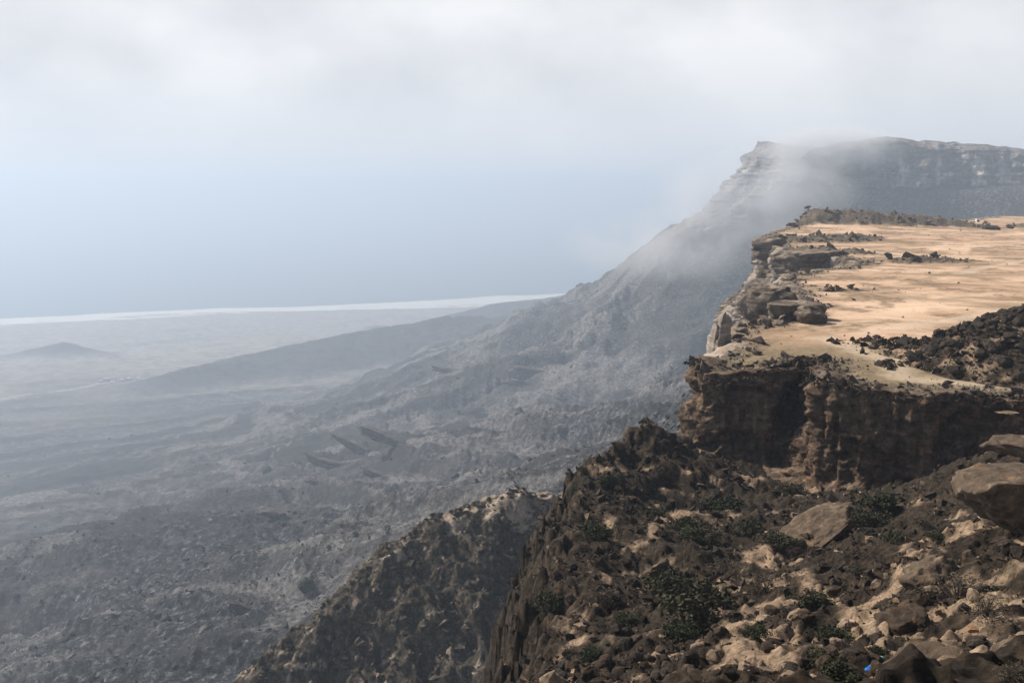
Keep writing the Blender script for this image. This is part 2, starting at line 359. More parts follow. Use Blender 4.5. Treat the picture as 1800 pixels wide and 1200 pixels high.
EDGE_L = np.concatenate([[0], np.cumsum([math.hypot(b[0] - a[0], b[1] - a[1]) for a, b in zip(EDGE_S[:-1], EDGE_S[1:])])])
def ridge(z, x, y, pts, slope, k, rough=0, scale=1, curve=1.0):
    d, pos = poly_dist(x, y, pts); crest = np.interp(pos, np.arange(len(pts)), [p[2] for p in pts])
    d = d * (1 + rough * fbm2(x * scale + 5, y * scale, 4))
    h = crest - slope * d ** curve
    return smax(h, z, k), h - z
def valley_z(x, y, detail=True):
    s, ps = poly_dist(x, y, EDGE_S); s = np.where(inside(x, y, EDGE_POLY), -s, s)
    arc = np.interp(ps, np.arange(len(EDGE_S)), EDGE_L)
    w = sstep(450, 1700, y)
    gully = fbm2(x / 420 + 3.1, y / 420, 4, .55)
    sw = s * (1 + (.12 + .22 * w) * gully * sstep(40, 400, s) * (.25 + .75 * sstep(1000, 550, s)))
    near = np.interp(sw, [-50, 0, 12, 60, 150, 250, 360, 450, 620, 880, 1150, 1550, 2300, 3000, 5000], [-75, -56, -72, -140, -205, -250, -300, -328, -364, -414, -465, -535, -650, -770, -1100])
    far = np.interp(sw, [-40, 0, 70, 100, 112, 210, 323, 415, 610, 900, 1400, 2000, 3000, 5000], [-40, 10, -8, -48, -80, -121, -200, -262, -362, -440, -530, -640, -800, -1100])
    deep = np.interp(sw, [-40, 0, 70, 100, 112, 210, 323, 415, 610, 900, 1400, 2500, 5000], [-40, 10, -8, -48, -80, -121, -200, -262, -375, -500, -680, -850, -1100])
    far = far + (deep - far) * sstep(1900, 2900, y)
    z = near + (far - near) * w
    dc = (x + 3530) * .403 - (y - 7000) * .915 + 260 * fbm2(x / 1500, y / 1500, 4)
    zc = -897 + .050 * dc
    z = smax(z, zc.astype(np.float32), 60)
    out = sstep(20, 350, s); fade = sstep(-100, 1600, dc)
    hill = np.zeros_like(z)
    for pts, sl, k, ro in (([at(1000, 545, 4700), at(870, 560, 4300), at(760, 563, 4000), at(620, 588, 3900), at(450, 620, 3700), at(300, 655, 3450)], .30, 30, .3),
                           ([at(1100, 500, 5700), at(960, 524, 5500), at(870, 533, 5450), at(765, 560, 5350)], .28, 25, .5),
                           ([at(-120, 640, 4400), at(30, 622, 4500), at(110, 602, 4500), at(170, 616, 4450), at(240, 642, 4300)], .34, 25, .5),
                           ([at(985, 585, 3300), at(900, 625, 3000), at(800, 645, 2800), at(640, 700, 2500)], .42, 25, .12)):
        z, g = ridge(z, x, y, pts, sl, k, ro, 1 / 300.)
        hill = np.maximum(hill, sstep(-10, 50, g))
    # drainage lines across the valley floor
    rx, ry = x * .90 + y * .43, -x * .43 + y * .90
    rw = ry + 90 * fbm2(x / 500, y / 500, 3)
    wad = fbm2(rx / 1500, rw / 240, 5, .55, True)
    z = z + (16 * wad * sstep(250, 800, s) * (1 - .5 * hill) + (7 + 5 * w) * fbm2(x / 240, y / 240, 5, .55, True) * sstep(60, 300, s) * (1 - .75 * sstep(600, 1800, s))) * fade
    aw = arc + 45 * fbm2(x / 260, y / 260, 4); rb = fbm2(aw / 95, s / 800, 5, .6, True)
    z = z + (19 + 5 * w) * rb * sstep(40, 250, s) * sstep(1900, 900, s)
    rib = np.clip(.5 + .9 * fbm2(aw / 38 + 7, s / 420, 5, .62), 0, 1) * sstep(30, 200, s) * sstep(2600, 1200, s) * (1 - hill)
    wadi = sstep(.30, .46, wad) * sstep(400, 900, s) * (1 - hill) * .8
    plainm = sstep(5300, 3000, dc + 700 * fbm2(x / 900, y / 400, 5, .6)) * (1 - hill)
    if detail:
        am = out * (1 - .55 * sstep(500, 1700, s)) * fade * (1 - .35 * sstep(1700, 4000, s))
        z = z + am * (6 * fbm2(x / 85, y / 85, 5, .55) + 2.6 * fbm2(x / 24, y / 24, 4, .6) + 2.4 * np.maximum(0, fbm2(x / 9, y / 9, 3, .6)) + 1.6 * blocks(x, y, z * .0, 17.) * sstep(1400, 500, s))
        for pts, hgt in BEDS:             # tilted beds: steep scarp towards the viewer, long dip slope behind
            d, pos = poly_dist(x, y, pts); crest = np.interp(pos, np.arange(len(pts)), [p[2] for p in pts]) + 3 * fbm2(x / 30, y / 30, 3)
            ax, ay = pts[0][:2]; bx, by = pts[-1][:2]; L = math.hypot(bx - ax, by - ay); sd = ((bx - ax) * (y - ay) - (by - ay) * (x - ax)) / L
            dd = d + 6 * n2(x / 25, y / 25); z = z + np.clip(crest - np.where(sd * ((bx - ax) * (-ay) + (by - ay) * ax) > 0, 1.5, .3) * dd - z, 0, hgt * 1.6) * sstep(4.5 * hgt, 2 * hgt, d)
    beach = sstep(760, 520, dc * (1.0 - .00008 * (x + 3500)) + 420 * fbm2(x / 900, y / 220, 6, .65)) * sstep(-40, 0, dc)
    road = np.zeros_like(z)
    d, _ = poly_dist(x, y, [at(-40, 700, 3200), at(120, 683, 3450), at(230, 668, 3700), at(330, 660, 3900)]); road = sstep(16, 6, d) * .8
    return z.astype(np.float32), dict(hill=hill * .8, plain=np.clip(plainm, 0, 1) * .9, beach=np.clip(beach, 0, 1), road=road, wadi=np.clip(wadi, 0, 1), rib=rib, floor=np.clip(sstep(500, 1500, s) * .8 + .4 * sstep(.05, .3, fbm2(x / 130, y / 90, 4, .6)) * sstep(100, 300, s), 0, .8))
BEDS = []
def hit(u, v, zf, d0, d1, n=900):
    """the ground under a photo pixel"""
    d = d0 * (d1 / d0) ** np.linspace(0, 1, n); p = at(u, v, 1.0); x, z = p[0] * d, p[2] * d
    g = zf(x.astype(np.float32), d.astype(np.float32)); g = g[0] if isinstance(g, tuple) else g
    k = np.argmax(z < g) if (z < g).any() else n - 1
    return Vector((x[k], d[k], g[k]))
def val_hit(u, v): return hit(u, v, lambda x, y: valley_z(x, y, False), 350, 6000, 500)
X, Y = polar(-36, 33, 630, 170, 9900, 640)
Z, at_ = valley_z(X, Y)
me = mesh_np('valley', np.stack([X, Y, Z], -1).reshape(-1, 3), grid_faces(*X.shape), M['valley'], True, at_)
tag(link('valley', me), 'hazy barren valley and scree slopes running down to the coast', 'valley', kind='structure')

# ---- sea
sea_me = mesh_np('sea', np.array([(-75000, 5000, -900), (75000, 5000, -900), (75000, 75000, -900), (-75000, 75000, -900)]), np.array([[0, 1, 2, 3]]), M['sea'], False)
tag(link('sea', sea_me), 'pale misty sea beyond the white beach', 'sea', kind='structure')

# ---- lofted cliff ribbons
def resample(pts, step):
    p = np.array(pts, float); seg = np.hypot(*(np.diff(p[:, :2], axis=0).T)); L = np.concatenate([[0], np.cumsum(seg)])
    dist = [0.0]
    while dist[-1] < L[-1]:
        q = np.array([np.interp(dist[-1], L, p[:, k]) for k in (0, 1)]); dist.append(dist[-1] + step * max(1, np.hypot(*q) / 130.0))
    t = np.array(dist[:-1] + [L[-1]]); return np.stack([np.interp(t, L, p[:, k]) for k in range(p.shape[1])], 1), t
def smooth_path(p, it):
    p = p.copy()
    for _ in range(it): p[1:-1] = .25 * p[:-2] + .5 * p[1:-1] + .25 * p[2:]
    return p
def path_normals(p):                      # outward = left of the travel direction
    t = np.gradient(p[:, :2], axis=0); t /= np.linalg.norm(t, axis=1)[:, None] + 1e-9
    n = np.stack([-t[:, 1], t[:, 0]], 1)
    for _ in range(12): n[1:-1] = .25 * n[:-2] + .5 * n[1:-1] + .25 * n[2:]
    return n / np.linalg.norm(n, axis=1)[:, None]

pp, tt = resample(LIP, .27)
pp = smooth_path(pp, 3); nn = path_normals(pp)
jag = np.clip(.7 + 1.5 * fbm2(tt / 6, 0 * tt + 2.2, 4, .6) + .8 * cell3(tt / 2.3, 0 * tt, 0 * tt), 0, 2.2) * np.clip(1 - np.abs(tt - tt[np.argmin(np.hypot(pp[:, 0] - 44.4, pp[:, 1] - 149.8))]) / 6, 0, 1) * -1 + np.clip(.7 + 1.5 * fbm2(tt / 6, 0 * tt + 2.2, 4, .6) + .8 * cell3(tt / 2.3, 0 * tt, 0 * tt), 0, 2.2)
pp[:, :2] += nn * jag[:, None]; pp[:, 2] += (.7 * fbm2(tt / 7, 0 * tt + 8.1, 4, .6) + .35 * cell3(tt / 1.7, 0 * tt + 3, 0 * tt))
rows = 92; h = np.linspace(0, 1, rows)
cap = 9                                   # first rows lie on the plateau behind the lip
PX, H = pp[None, :, :], h[:, None]
zt, zb = pp[:, 2][None], pp[:, 3][None]
k = np.clip((np.arange(rows) - cap) / (rows - 1 - cap), 0, 1)[:, None]
inn = np.clip((cap - np.arange(rows)) / cap, 0, 1)[:, None]
Zc = zt + (zb - zt) * k ** 1.05 + np.where(inn > 0, .30 * np.sin(np.pi * inn) - .9 * inn ** 2, 0)
far_w = sstep(155, 190, pp[:, 1])[None] * np.ones_like(k)
off = -inn * 5.0 + (-.3 + 2.2 * k ** 2 + 6.0 * sstep(.75, 1, k) * k) * (1 - far_w) + far_w * (-.3 + 2.0 * k + 14 * sstep(.3, 1, k))
x0 = pp[:, 0][None] + nn[:, 0][None] * off; y0 = pp[:, 1][None] + nn[:, 1][None] * off
amp = sstep(0, .10, k) * .9 + .1
sc = 1 + 1.5 * far_w
disp = sc * (amp * 3.0 * fbm3(x0 / (8 * sc), y0 / (8 * sc), Zc / (13 * sc), 3) + amp * .45 * fbm3(x0 / 1.8, y0 / 1.8, Zc / 1.7, 4, .65)
             + amp * 1.5 * np.minimum(0, fbm3(x0 / 4.4 + 9, y0 / 4.4, Zc / 40, 3, .55, True) + .02) + amp * .6 * fbm3(x0 / 1.9, y0 / 1.9, Zc / 14, 3, .6)
             + (amp + .3) * (.9 * blocks(x0, y0, Zc, 3.4, 4.4) + .5 * blocks(x0 + 40, y0, Zc, 1.3, 1.2) + .2 * cell3(0 * x0, 0 * y0, (Zc + 1.2 * fbm3(x0 / 5, y0 / 5, Zc / 9, 2)) / 1.1)))
# weathered hollows
disp += -2.6 * amp * sstep(.16, .42, fbm3(x0 / 6 + 4, y0 / 6, Zc / 4.5, 3)) * sstep(.1, .25, k)
disp = np.where(k < .12, np.maximum(disp, -.4), disp)
# cave in the cleft
cave_t = tt[np.argmin(np.hypot(pp[:, 0] - 40.9, pp[:, 1] - 145.6))]
ct = (tt[None] - cave_t) / 2.5; ck = (k - .36) / .27
cv = sstep(1.0, .72, np.hypot(ct - 1.2 * (k - .36), ck) + .22 * n2(tt[None] / 1.1, k * 9) + .1 * n2(tt[None] / .6, k * 20))
x1 = x0 + nn[:, 0][None] * disp; y1 = y0 + nn[:, 1][None] * disp
y1 = y1 + cv * 10.0; x1 = x1 + cv * 3.0
Z1 = Zc + (amp * .3 + .2) * fbm3(x0 / 1.7 + 30, y0 / 1.7, Zc / 1.7, 3) - (1 - amp) * .0
pale = sstep(.35, .6, np.exp(-((pp[:, 0][None] - 34) ** 2 + (pp[:, 1][None] - 166) ** 2) / 40) + .25 * fbm3(x0 / 6, y0 / 6, Zc / 20, 3)) + far_w * .55 * sstep(.1, .35, fbm3(x0 / 14, y0 / 14, Zc / 30, 4))
near_n = int(np.searchsorted(pp[:, 1][np.argmax(pp[:, 0] < 31):], 158) + np.argmax(pp[:, 0] < 31))
V = np.stack([x1, y1, Z1], -1); pale = np.clip(pale, 0, 1) * np.ones_like(Z1)
for nm, sl, mt, lb in (('cliff', slice(0, near_n + 1), 'cliff', 'dark shaded cliff with a cave under the plateau edge'), ('rim_cliff', slice(near_n, None), 'rim', 'broken sunlit cliff rim along the left side of the sandy plateau')):
    v_ = V[:, sl]; me = mesh_np(nm, v_.reshape(-1, 3), grid_faces(*v_.shape[:2]), M[mt], True, dict(pale=pale[:, sl].ravel()))
    tag(link(nm, me), lb, 'cliff', kind='structure')

# ---- plateau
def plateau_z(x, y):
    z = RBF([(p[0], p[1], p[2]) for p in LIP[1:]] + [(60, 150, -25), (90, 200, -25), (120, 260, -25), (200, 300, -25), (150, 400, -24.4), (250, 500, -24), (330, 640, -25.2), (250, 680, -24), (500, 640, -25), (450, 400, -25), (230, 200, -24), (500, 900, -27)], 4)(x, y)
    rock = np.zeros_like(z)
    for pts, sl in (([(176, 600, -11.5), (196, 602, -12.2), (235, 606, -15.5), (275, 608, -20), (305, 610, -25)], .42), ([(158, 575, -19), (178, 590, -16)], .5), ([(118, 455, -21.5), (150, 470, -21), (185, 500, -23.6)], .18), ([(112, 392, -22), (128, 380, -22.4), (142, 374, -24.8)], .25),
                    ([(132, 345, -22.6), (142, 347, -22.8), (165, 352, -24.9)], .28), ([(78, 250, -24.2), (90, 252, -24.9)], .3), ([(330, 660, -22), (420, 640, -21), (520, 640, -20)], .2)):
        z, g = ridge(z, x, y, pts, sl, .6, .5, .06); rock = np.maximum(rock, sstep(-.6, .6, g))
    s, _ = poly_dist(x, y, [(p[0], p[1]) for p in LIP])
    rim = sstep(9, 2, s + 7 * fbm2(x / 9, y / 9, 4)) * sstep(150, 200, y)
    z = z + .5 * fbm2(x / 18, y / 26, 4) * sstep(0, 12, s) + rock * (1.0 * fbm2(x / 5, y / 5, 4, .6)) + rim * .5 * fbm2(x / 3, y / 3, 3, .6)
    dry = sstep(168, 160, y + 2.5 * fbm2(x / 12, y / 12, 3) + .05 * (x - 40)) * .9  # darker olive tone over the near end of the plateau
    lipd = sstep(7.5, 3.5, s + 3 * fbm2(x / 4, y / 4, 4, .6)) * sstep(172, 158, y) * np.where(x < 46, 1, .75)  # darker tone along the near lip, fullest on the left block
    rock = np.maximum(rock, lipd); z = z + lipd * .35 * fbm2(x / 1.6, y / 1.6, 3, .6)
    tr = np.zeros_like(z)
    for pts in ([(60, 176), (110, 215), (180, 300), (235, 370), (330, 410)], [(130, 300), (200, 380), (235, 370)], [(52, 170), (56, 150), (52, 136), (62, 129), (80, 118)], [(150, 440), (240, 450), (330, 500)]):
        d, _ = poly_dist(x + 6 * fbm2(x / 50, y / 50, 2), y, pts); tr = np.maximum(tr, sstep(3.6, .8, d + 1.5 * fbm2(x / 3, y / 3, 3)) * .5)
    patch = sstep(.0, .28, fbm2(x / 24 + 9, y / 30, 6, .66) + .10 * sstep(300, 520, y) + .12 * sstep(30, 6, s) - .10) * sstep(165, 180, y)
    return z, dict(rock=np.clip(np.maximum(rock, rim) + 0, 0, 1), dry=dry, track=tr, patch=patch)
X, Y = polar(9, 33, 300, 108, 1000, 370)
Z, at_ = plateau_z(X, Y)
keep = inside(X, Y, P_POLY)
V, F, at_ = compact(np.stack([X, Y, Z], -1).reshape(-1, 3), grid_faces(*X.shape, keep), at_)
tag(link('plateau', mesh_np('plateau', V, F, M['sand'], True, at_)), 'sunlit sandy plateau on top of the cliffs', 'plateau', kind='structure')

# ---- headland across the bay
HL = [(1750, 2080, 62), (1450, 2190, 74), (1200, 2290, 82), (1020, 2360, 100), (880, 2400, 113), (780, 2420, 103), (735, 2440, 97), (705, 2452, 96), (692, 2462, 82), (672, 2480, 82), (650, 2505, 104), (632, 2545, 109), (612, 2590, 109), (635, 2700, 112), (720, 2850, 100), (950, 3200, 90)]
pp2, tt2 = resample(HL, .14); pp2 = smooth_path(pp2, 6); nn2 = path_normals(pp2)
rows2 = 138; cap2 = 26
i2 = np.arange(rows2)[:, None]; k2 = np.clip((i2 - cap2) / (rows2 - 1 - cap2), 0, 1); in2 = np.clip((cap2 - i2) / cap2, 0, 1)
dz = np.interp(k2, [0, .10, .16, .66, .72, .86, 1], [0, 14, 22, 168, 182, 220, 280])
of = np.interp(k2, [0, .10, .16, .66, .72, .86, 1], [0, 26, 34, 62, 80, 125, 220]) - in2 ** 1.5 * 900
nose = np.exp(-((pp2[:, 0] - 615) ** 2 + (pp2[:, 1] - 2590) ** 2) / 90 ** 2)[None]
dz = dz * (1 - nose) + nose * np.interp(k2, [0, .12, .3, .6, .8, 1], [0, 50, 62, 105, 150, 225]); of = of * (1 - nose) + nose * (np.interp(k2, [0, .12, .3, .6, .8, 1], [0, 3, 10, 60, 98, 205]) - in2 ** 1.5 * 900)
Zh = pp2[:, 2][None] + (11 * fbm2(tt2 / 150 + 3, 0 * tt2, 4, .55))[None] - dz - in2 * 55 + 8 * in2 * (1 - in2)
xh = pp2[:, 0][None] + nn2[:, 0][None] * of; yh = pp2[:, 1][None] + nn2[:, 1][None] * of
ah = sstep(0, .12, k2) * .9 + .1
dh = ah * (34 * fbm3(xh / 130, yh / 130, Zh / 260, 4, .55, True) + 9 * fbm3(xh / 30, yh / 30, Zh / 26, 4, .6) + 7 * fbm3(xh / 600, yh / 600, Zh / 9, 3, .6) + 12 * np.minimum(0, fbm3(xh / 40 + 5, yh / 40, Zh / 300, 4, .55, True)) + 11 * blocks(xh, yh, Zh, 34., 17.) + 6 * blocks(xh + 90, yh, Zh, 14., 8.) + 6 * cell3(0 * xh, 0 * yh, (Zh + 8 * fbm3(xh / 200, yh / 200, Zh / 90, 2)) / 9.))
xh = xh + nn2[:, 0][None] * dh; yh = yh + nn2[:, 1][None] * dh; Zh = Zh + (4 + 1.5 * ah) * fbm3(xh / 55, yh / 55, Zh / 55, 4, .6)
ph = np.clip(.9 * sstep(.14, .4, fbm3(xh / 45, yh / 45, Zh / 160, 4, .55)) * sstep(.15, .3, k2) * sstep(.75, .5, k2), 0, 1)  # pale streaks painted for sunlit faces of the unlit wall
me = mesh_np('headland', np.stack([xh, yh, Zh], -1).reshape(-1, 3), grid_faces(*xh.shape), M['far_cliff'], True, dict(pale=ph))
tag(link('headland', me), 'distant flat-topped headland with layered grey cliffs', 'headland', kind='structure')

# ---- spur below the viewpoint
SPUR = [at(1120, 860, 330), at(1000, 868, 310), at(930, 876, 304), at(850, 888, 300), at(770, 912, 296), at(700, 945, 290), at(640, 1010, 284), at(560, 1100, 276), at(430, 1205, 268), at(300, 1320, 262)]
def spur_z(x, y):
    d, pos = poly_dist(x, y, SPUR); crest = np.interp(pos, np.arange(len(SPUR)), [p[2] for p in SPUR])
    side = y - np.interp(x, [p[0] for p in SPUR][::-1], [p[1] for p in SPUR][::-1])
    dd = d * (1 + .5 * fbm2(x / 30, y / 30, 4))
    zz = crest - np.where(side > 0, 1.1, .92) * np.maximum(0, dd - 3) - .02 * dd
    zz = zz + 4.2 * fbm2(x / 34, y / 34, 5, .55, True) + 1.1 * fbm2(x / 7, y / 7, 4, .6) + .9 * blocks(x, y, 0 * x, 5.2) + .5 * np.maximum(0, fbm2(x / 2.2, y / 2.2, 3, .6))
    bare = sstep(.1, .3, .9 * fbm2(x / 7 + 3, y / 4, 5, .65) + .62 * sstep(-45, 8, x) * sstep(13, 3, d) + .14 * sstep(12, 0, d) - .27)
    return zz.astype(np.float32), bare
X, Y = polar(-24, 12, 430, 205, 350, 300)
Z, bare = spur_z(X, Y)
tag(link('spur', mesh_np('spur', np.stack([X, Y, Z], -1).reshape(-1, 3), grid_faces(*X.shape), M['spur'], True, dict(bare=bare))), 'scrubby rock spur dropping away below the cliff', 'spur', kind='structure')

# ---- foreground slope
RIM = [(-5.5, 20), (-1.8, 42), (2.2, 62), (4.4, 84), (5.6, 104), (10.5, 124), (17.4, 134), (22.5, 144), (27, 152), (32, 165)]
FG = RBF([at(880, 1205, 64), at(950, 990, 85), at(985, 875, 105), at(1060, 792, 125), at(1135, 757, 135), at(1175, 765, 145), at(1200, 800, 146), at(1220, 765, 152), at(1330, 832, 141), at(1400, 850, 138), at(1450, 882, 124), at(1600, 868, 121), at(1740, 800, 113),
          at(1660, 900, 92), at(1810, 790, 92), at(1800, 900, 66), at(1810, 1000, 52), at(1500, 1180, 38), at(1800, 1180, 33), at(1300, 1000, 84), at(1100, 1050, 78), at(1100, 900, 106), at(1200, 900, 116), at(1500, 1000, 76), at(1250, 1180, 50), at(1050, 1190, 56),
          at(1650, 1050, 52), at(1400, 1090, 58), (8, 14, -8), (30, 15, -6), (60, 40, -15), (80, 80, -24), (45, 60, -19)], .3)
def fg_z(x, y):
    z = FG(x, y)
    side = x - np.interp(y, [p[1] for p in RIM], [p[0] for p in RIM]) + 2.0 * fbm2(x / 7, y / 7, 3) + 1.4 * blocks(x, y, 0 * x, 3.1) + .9 * blocks(x + 33, y, 0 * x, 1.4) + .8 * fbm2(x / 2, y / 2, 3, .6)
    z = z - np.where(side < 0, 1.15 * -side + .16 * side * side, 0) - .25 * np.exp(-np.abs(side) / 3)
    kx, ky, kz = at(1135, 760, 135)
    big = fbm2(x / 13, y / 13, 3, .55, True); z = z + .9 * big
    z = z + .9 * fbm2(x / 4.5, y / 4.5, 4, .6) + .35 * np.maximum(-.1, fbm2(x / 1.4, y / 1.4, 3, .6)) * 1.3
    z = z + .55 * blocks(x, y, 0 * z, 2.6) + .9 * blocks(x + 60, y, 0 * z, 6.) * sstep(80, 110, y)
    z = z + 1.2 * np.exp(-((x - kx) ** 2 + (y - ky) ** 2) / 22)
    bare = sstep(.08, .30, fbm2(x / 7 + 2, y / 7, 5, .62) + .26 * sstep(100, 45, y) * sstep(-2, 14, x) - .19)
    for pts in (PATHS):
        d, _ = poly_dist(x + .8 * fbm2(x / 3, y / 3, 3), y, pts); bare = np.maximum(bare, sstep(1.1, .3, d))
    bare = bare * sstep(-1, 3, side)
    return z.astype(np.float32), bare
PATHS = [[at(1410, 990, 76)[:2], at(1420, 1040, 66)[:2], at(1500, 1075, 55)[:2], at(1540, 1130, 44)[:2], at(1660, 1140, 40)[:2], at(1800, 1110, 40)[:2]], [at(1270, 1070, 62)[:2], at(1310, 1110, 56)[:2]]]
X, Y = polar(-16, 36, 480, 16, 178, 440)
Z, bare = fg_z(X, Y)
tag(link('foreground_slope', mesh_np('foreground_slope', np.stack([X, Y, Z], -1).reshape(-1, 3), grid_faces(*X.shape), M['ground'], True, dict(bare=bare))), 'rocky slope strewn with rubble below the viewpoint', 'slope', kind='structure')
# ================================================================== OBJECTS
import bmesh
rnd = random.Random(5)
def hull_proto(seed, n=11, flat=.75):
    r = random.Random(seed); bm = bmesh.new()
    for _ in range(n):
        v = Vector((r.gauss(0, 1), r.gauss(0, 1), r.gauss(0, 1))).normalized() * r.uniform(.8, 1.05)
        bm.verts.new((v.x * r.uniform(.9, 1.2), v.y, v.z * flat))
    res = bmesh.ops.convex_hull(bm, input=bm.verts)
    bmesh.ops.delete(bm, geom=[g for g in res['geom_interior'] if isinstance(g, bmesh.types.BMVert)], context='VERTS')
    bmesh.ops.triangulate(bm, faces=bm.faces); bm.verts.ensure_lookup_table(); bm.verts.index_update()
    V = np.array([v.co[:] for v in bm.verts], np.float32); F = np.array([[v.index for v in f.verts] for f in bm.faces], np.int32); bm.free()
    return V, F
def ico(sub):
    bm = bmesh.new(); bmesh.ops.create_icosphere(bm, subdivisions=sub, radius=1); bm.verts.index_update()
    V = np.array([v.co[:] for v in bm.verts], np.float32); F = np.array([[v.index for v in f.verts] for f in bm.faces], np.int32); bm.free(); return V, F
ICO = {k: ico(k) for k in (1, 2, 3, 4, 5)}
def boulder_v(seed, sub, cuts=6, rough=.16, planes=(), strata=0., fine=.05):
    V, F = ICO[sub]; V = V.copy(); r = np.random.default_rng(seed); o = r.random(3) * 50
    V *= (1 + rough * 1.6 * fbm3(V[:, 0] * 1.1 + o[0], V[:, 1] * 1.1 + o[1], V[:, 2] * 1.1 + o[2], 3))[:, None]
    pl = [(np.array(n, float) / np.linalg.norm(n), d) for n, d in planes]
    for _ in range(cuts):
        n = r.normal(size=3); n /= np.linalg.norm(n); pl.append((n, r.uniform(.58, .85)))
    for n, d in pl:
        e = V @ n - d; V -= (np.maximum(0, e) * .93)[:, None] * n
    if strata: V[:, :2] *= (1 + strata * fbm3(V[:, 0] * .6, V[:, 1] * .6, V[:, 2] * 5 + o[0], 3))[:, None]
    if sub > 2:
        q = V * 3.0 + o; nn_ = V / (np.linalg.norm(V, axis=1)[:, None] + 1e-6)
        V += nn_ * (fine * 2.0 * fbm3(q[:, 0], q[:, 1], q[:, 2], 5, .6) + fine * 1.0 * np.minimum(0, fbm3(q[:, 0] + 7, q[:, 1], q[:, 2], 3, .5, True)))[:, None]
    return V, F
PROTO_S = [hull_proto(160 + i, 7, .6 + .06 * (i % 5)) for i in range(16)]
PROTO = [hull_proto(100 + i, 9 + i % 5, .62 + .05 * (i % 6)) for i in range(20)]
def rot_mats(r, n, tilt=.5):
    a = r.random(n) * 2 * np.pi; b = r.normal(0, tilt, n); c = r.normal(0, tilt, n)
    ca, sa, cb, sb, cc, sc_ = np.cos(a), np.sin(a), np.cos(b), np.sin(b), np.cos(c), np.sin(c); o, z = np.ones(n), np.zeros(n)
    A = np.array([[ca, -sa, z], [sa, ca, z], [z, z, o]]).transpose(2, 0, 1); B = np.array([[o, z, z], [z, cb, -sb], [z, sb, cb]]).transpose(2, 0, 1); Cc = np.array([[cc, z, sc_], [z, o, z], [-sc_, z, cc]]).transpose(2, 0, 1)
    return A @ B @ Cc
def scatter(name, pts, size, mat, seed, protos=None, tilt=.5, smooth=False, sink=.25):
    protos = protos or PROTO; r = np.random.default_rng(seed); n = len(pts); R = rot_mats(r, n, tilt); k = r.integers(0, len(protos), n)
    Vs, Fs, base = [], [], 0
    sc3 = size[:, None] * r.uniform(.75, 1.3, (n, 3)); sc3[:, 2] *= .85
    for i, (pv, pf) in enumerate(protos):
        m = np.where(k == i)[0]
        if not len(m): continue
        v = np.einsum('nij,npj->npi', R[m], pv[None] * sc3[m][:, None, :]) + pts[m][:, None, :] + np.array([0, 0, 1.])[None, None] * (size[m] * (.5 - sink))[:, None, None]
        f = pf[None] + (np.arange(len(m)) * len(pv))[:, None, None] + base
        Vs.append(v.reshape(-1, 3)); Fs.append(f.reshape(-1, pf.shape[1])); base += len(m) * len(pv)
    return mesh_np(name, np.concatenate(Vs), np.concatenate(Fs), mat, smooth)

R_ = np.random.default_rng(21)
def in_frame(x, y, z, mar=.03):
    X = x / (CP * y - SP * z); v = (CP * z + SP * y) / (CP * y - SP * z)
    return (np.abs(X) < .5 + mar) & (v < .34 + mar) & (v > -.335 - mar)

def fg_hit(u, v): return hit(u, v, fg_z, 24, 172)
# ---- loose rubble on the near slope
def fg_points(n, d0=27, d1=172):
    d = d0 * (d1 / d0) ** (R_.random(n) ** .8); a = np.tan(np.radians(R_.uniform(-9, 28, n))); x, y = a * d, d
    z, b = fg_z(x, y); side = x - np.interp(y, [p[1] for p in RIM], [p[0] for p in RIM])
    cl = sstep(-.18, .22, fbm2(x / 8 + 5, y / 8, 4, .6)) * .85 + .15
    ok = in_frame(x, y, z) & (side > -9) & (R_.random(n) > b * .75) & (R_.random(n) < cl)
    bp = fg_hit(1536, 1178); ok &= np.hypot(x - bp.x + .02 * (bp.y - y), y - bp.y + 1.0) > 1.7
    return np.stack([x, y, z], 1)[ok]
pts = fg_points(125000); dist = pts[:, 1]
size = np.clip(.026 * R_.random(len(pts)) ** -.60 * (.6 + dist / 75), .025, .27 + dist / 240)
app = size / dist; order = np.argsort(-app); big_i, rest_i = order[:230], order[230:]
hue = R_.random(len(rest_i))
for (a_, b_, mk, lb, sd) in ((0, .5, 'brown_rock', 'brown broken stones covering the near slope', 3), (.5, .86, 'shade_dark_rock', 'blackish broken stones covering the near slope', 4), (.86, 1.01, 'tan_rubble', 'tan broken stones covering the near slope', 5)):
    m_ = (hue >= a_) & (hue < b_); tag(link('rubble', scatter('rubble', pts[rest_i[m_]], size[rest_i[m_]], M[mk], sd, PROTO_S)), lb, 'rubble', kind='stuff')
rock_me = []
for i in range(14):
    V, F = boulder_v(300 + i, 3, 13, .3, fine=.05); V[:, 2] *= .75
    rock_me.append([mesh_np('rock', V, F, M[mk], False) for mk in ('brown_rock', 'shade_dark_rock', 'tan_rubble')])
def put_rock(p, s, mk, label, group, name='rock', sink=.15):
    o = link(name, rock_me[rnd.randrange(14)][mk]); o.location = (p[0], p[1], p[2] + s * (.45 - sink)); o.scale = (s * rnd.uniform(.85, 1.35), s * rnd.uniform(.8, 1.1), s * rnd.uniform(.8, 1.15))
    o.rotation_euler = (rnd.gauss(0, .3), rnd.gauss(0, .3), rnd.uniform(0, 6.28)); return tag(o, label, 'rock', group)
big_rocks = [(pts[i], size[i]) for i in big_i]

